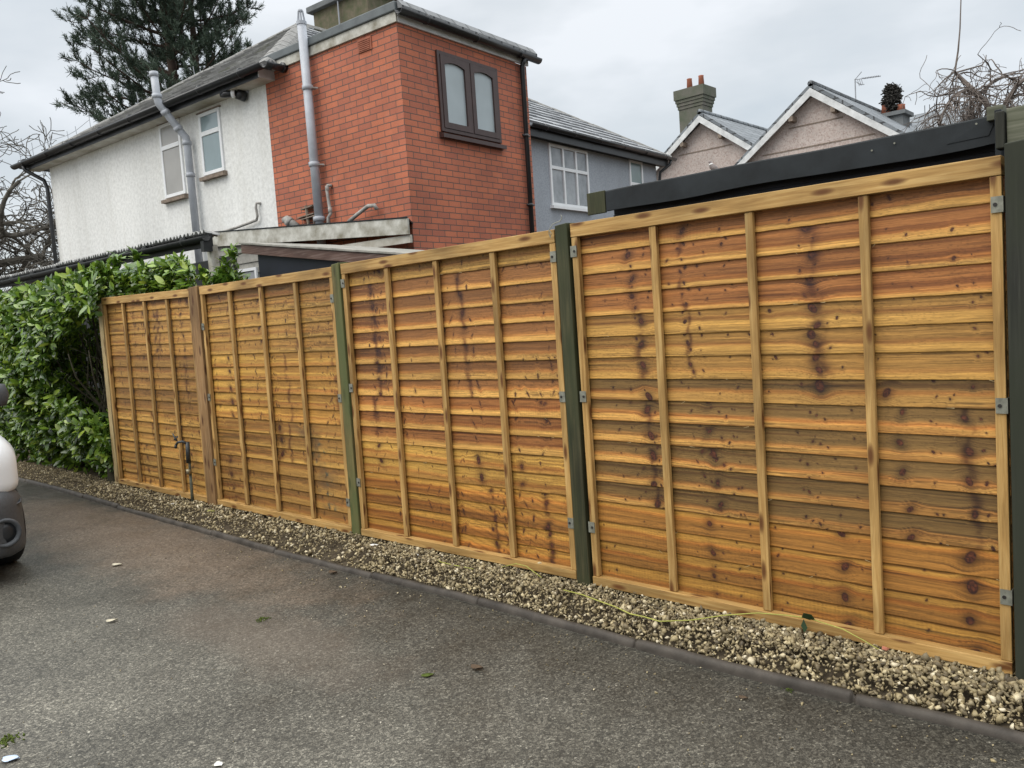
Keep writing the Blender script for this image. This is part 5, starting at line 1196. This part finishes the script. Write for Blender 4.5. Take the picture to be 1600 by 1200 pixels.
MB().box(BD.x-.16, BD.x+.16, BD.y-.16, BD.y+.16, 0, BD.z-.19).build('shaft', 'brick', t)
MB().box(BD.x-.2, BD.x+.2, BD.y-.2, BD.y+.2, BD.z-.189, BD.z-.139).build('cap_stone', 'stone', t, bevel=.01)

# ------------------------------------------------------------------ litter, leaves and the bramble cane
def leaf_litter(name, label, cat, p, size, m, ang, curl=.35, asp=.55, group=None):
    n = 7; mb = MB()
    for i in range(n):
        a = i/(n-1); w = math.sin(math.pi*min(1, a*.92+.06))**.8*size*asp*.5; x = (a-.5)*size
        for k in (-1, -.5, 0, .5, 1):
            z = .006+curl*size*(abs(k)*.28+.5*(a-.5)**2)*(.6+.4*math.sin(3*a+k)); y = k*w*(1+.12*math.sin(9*a+2*k))
            mb.v.append((p[0]+x*math.cos(ang)-y*math.sin(ang), p[1]+x*math.sin(ang)+y*math.cos(ang), p[2]+z))
    for i in range(n-1):
        for k in range(4): q = i*5+k; mb.f.append((q, q+5, q+6, q+1))
    o = mb.build(name, m, smooth=True); s = o.modifiers.new('thick', 'SOLIDIFY'); s.thickness = .0012
    return tag(o, label, cat, group)
leaf_litter('pale_leaf', 'pale dry leaf lying on the brown silt near the van', 'leaf', (-3.178, -1.142, .004), .075, 'paleleaf', .6, .3)
leaf_litter('pale_leaf', 'curled pale leaf alone on the tarmac below the van', 'leaf', (-2.051, -1.613, .004), .055, 'paleleaf', 1.2, .5)
leaf_litter('dead_leaf', 'brown crumpled dead leaf in the middle of the drive', 'leaf', (.031, -.928, .004), .06, 'deadleaf', .3, .6)
leaf_litter('dead_leaf', 'flat olive brown leaf left of the crumpled one', 'leaf', (-.10, -1.09, .004), .055, 'moss', .9, .2)
leaf_litter('dead_leaf', 'dark curled leaf below the kerb edging near the broken joint', 'leaf', (-1.676, -.459, .004), .06, 'deadleaf', .4, .6)
leaf_litter('dead_leaf', 'small dark leaf on the bare tarmac at lower right', 'leaf', (1.056, -.55, .004), .035, 'deadleaf', .2, .6)
leaf_litter('green_leaf', 'bright green fallen leaf on the gravel below the brown post', 'leaf', (-3.72, -.19, .095), .085, 'cane', .2, .3)
leaf_litter('paper_scrap', 'pale blue scrap of paper in the bottom left corner', 'litter', (-.86, -2.43, .004), .06, 'bluebit', .8, .4, .7)
leaf_litter('white_scrap', 'white scrap at the bottom edge of the photo', 'litter', (-.18, -1.985, .004), .035, 'whitebit', .1, .3, .8)
def pebble(name, label, p, s, m, sc=(1, .7, .5), a=.4):
    v, f = ROCKS[int(abs(p[0]*97)) % 14]; mb = MB(); c, d = math.cos(a), math.sin(a)
    mb.add([(p[0]+(x*sc[0]*c-y*sc[1]*d)*s, p[1]+(x*sc[0]*d+y*sc[1]*c)*s, p[2]+z*sc[2]*s) for x, y, z in v], [tuple(q) for q in f]); return tag(mb.build(name, m, bevel=.001), label, 'stone')
pebble('white_stone', 'flat white stone on the gravel below the mossy post', (-1.634, -.16, .112), .032, 'whitebit', (1.5, .6, .4), .3)
pebble('white_stone', 'white stone on the gravel right of the flat white one', (-1.24, -.15, .112), .024, 'whitebit', (1.2, .8, .5), -.4)
pebble('white_stone', 'long white chip on the gravel left of the tap', (-4.953, -.178, .10), .05, 'whitebit', (1.5, .35, .3), .1)
pebble('white_stone', 'white chip on the gravel just below the tap', (-4.354, -.2, .10), .04, 'whitebit', (1.4, .6, .4), .2)
pebble('pale_stone', 'pale stone resting on the bottom rail left of the green post', (-.36, -.045, .165), .017, 'gravel', (1, .9, .9), .2)
pebble('dark_stone', 'blue black stone half buried by the bottom rail', (-.50, -.065, .10), .045, 'navy', (1.2, .7, .6), .2)
pebble('dark_stone', 'small blue black stone left of the green post base', (-.20, -.09, .10), .032, 'navy', (1.3, .7, .5), .1)
pebble('pink_stone', 'pinkish stone on the gravel near the end of the cane', (1.41, -.075, .115), .02, 'terracotta', (1, .8, .7), .5)
t = thing('bramble_cane', 'thin yellow green cane trailing over the gravel under the nearest panel', 'cane', (.5, -.2, .1))
cp = [(-.07, -.205, .118), (.06, -.22, .122), (.169, -.238, .118), (.29, -.27, .122), (.388, -.294, .116), (.47, -.307, .124), (.548, -.309, .12), (.663, -.245, .128), (.775, -.15, .142), (.899, -.09, .158), (1.02, -.075, .168), (1.117, -.07, .172), (1.25, -.068, .155), (1.34, -.085, .132), (1.40, -.10, .115)]
MB().tube(cp, list(np.linspace(.0032, .0022, len(cp))), 6).build('cane_stem', 'cane', t, smooth=True)
mb = MB(); mb.add([(1.085, -.075, .172), (1.10, -.09, .198), (1.135, -.095, .20), (1.145, -.085, .178), (1.12, -.08, .170)], [(0, 1, 2, 3, 4)]); mb.add([(1.095, -.078, .168), (1.085, -.085, .14), (1.10, -.088, .115), (1.112, -.083, .135)], [(0, 1, 2, 3)])
o = mb.build('leaf', 'dkleaf', t); s = o.modifiers.new('thick', 'SOLIDIFY'); s.thickness = .001
MB().tube([(-1.05, -.16, .112), (-.98, -.2, .118), (-.88, -.205, .118), (-.72, -.19, .115)], .0025, 6).build('cane_offcut', 'cane', t, smooth=True)
MB().tube([(-.62, -.085, .11), (-.5, -.08, .15), (-.42, -.085, .15), (-.3, -.10, .11)], .0025, 6).build('cane_offcut', 'cane', t, smooth=True)
for (x, y, s) in ((-1.04, -2.40, .05), (-1.35, -1.125, .03), (.93, -2.06, .03), (1.16, -.385, .018)):
    pts = RNG.normal(0, s*.5, (46, 3)); pts[:, 2] = np.abs(pts[:, 2])*.12+.006; P = pts+[x, y, 0]; S = np.full(46, s*.2)
    o = scatter('moss_patch', P, S, 'moss'); tag(o, {-1.04: 'moss patch on the tarmac at the far lower left', -1.35: 'small moss tuft on the tarmac left of centre', .93: 'green moss tuft at the bottom edge of the photo', 1.16: 'tiny green weed at the foot of the kerb edging'}[x], 'moss')
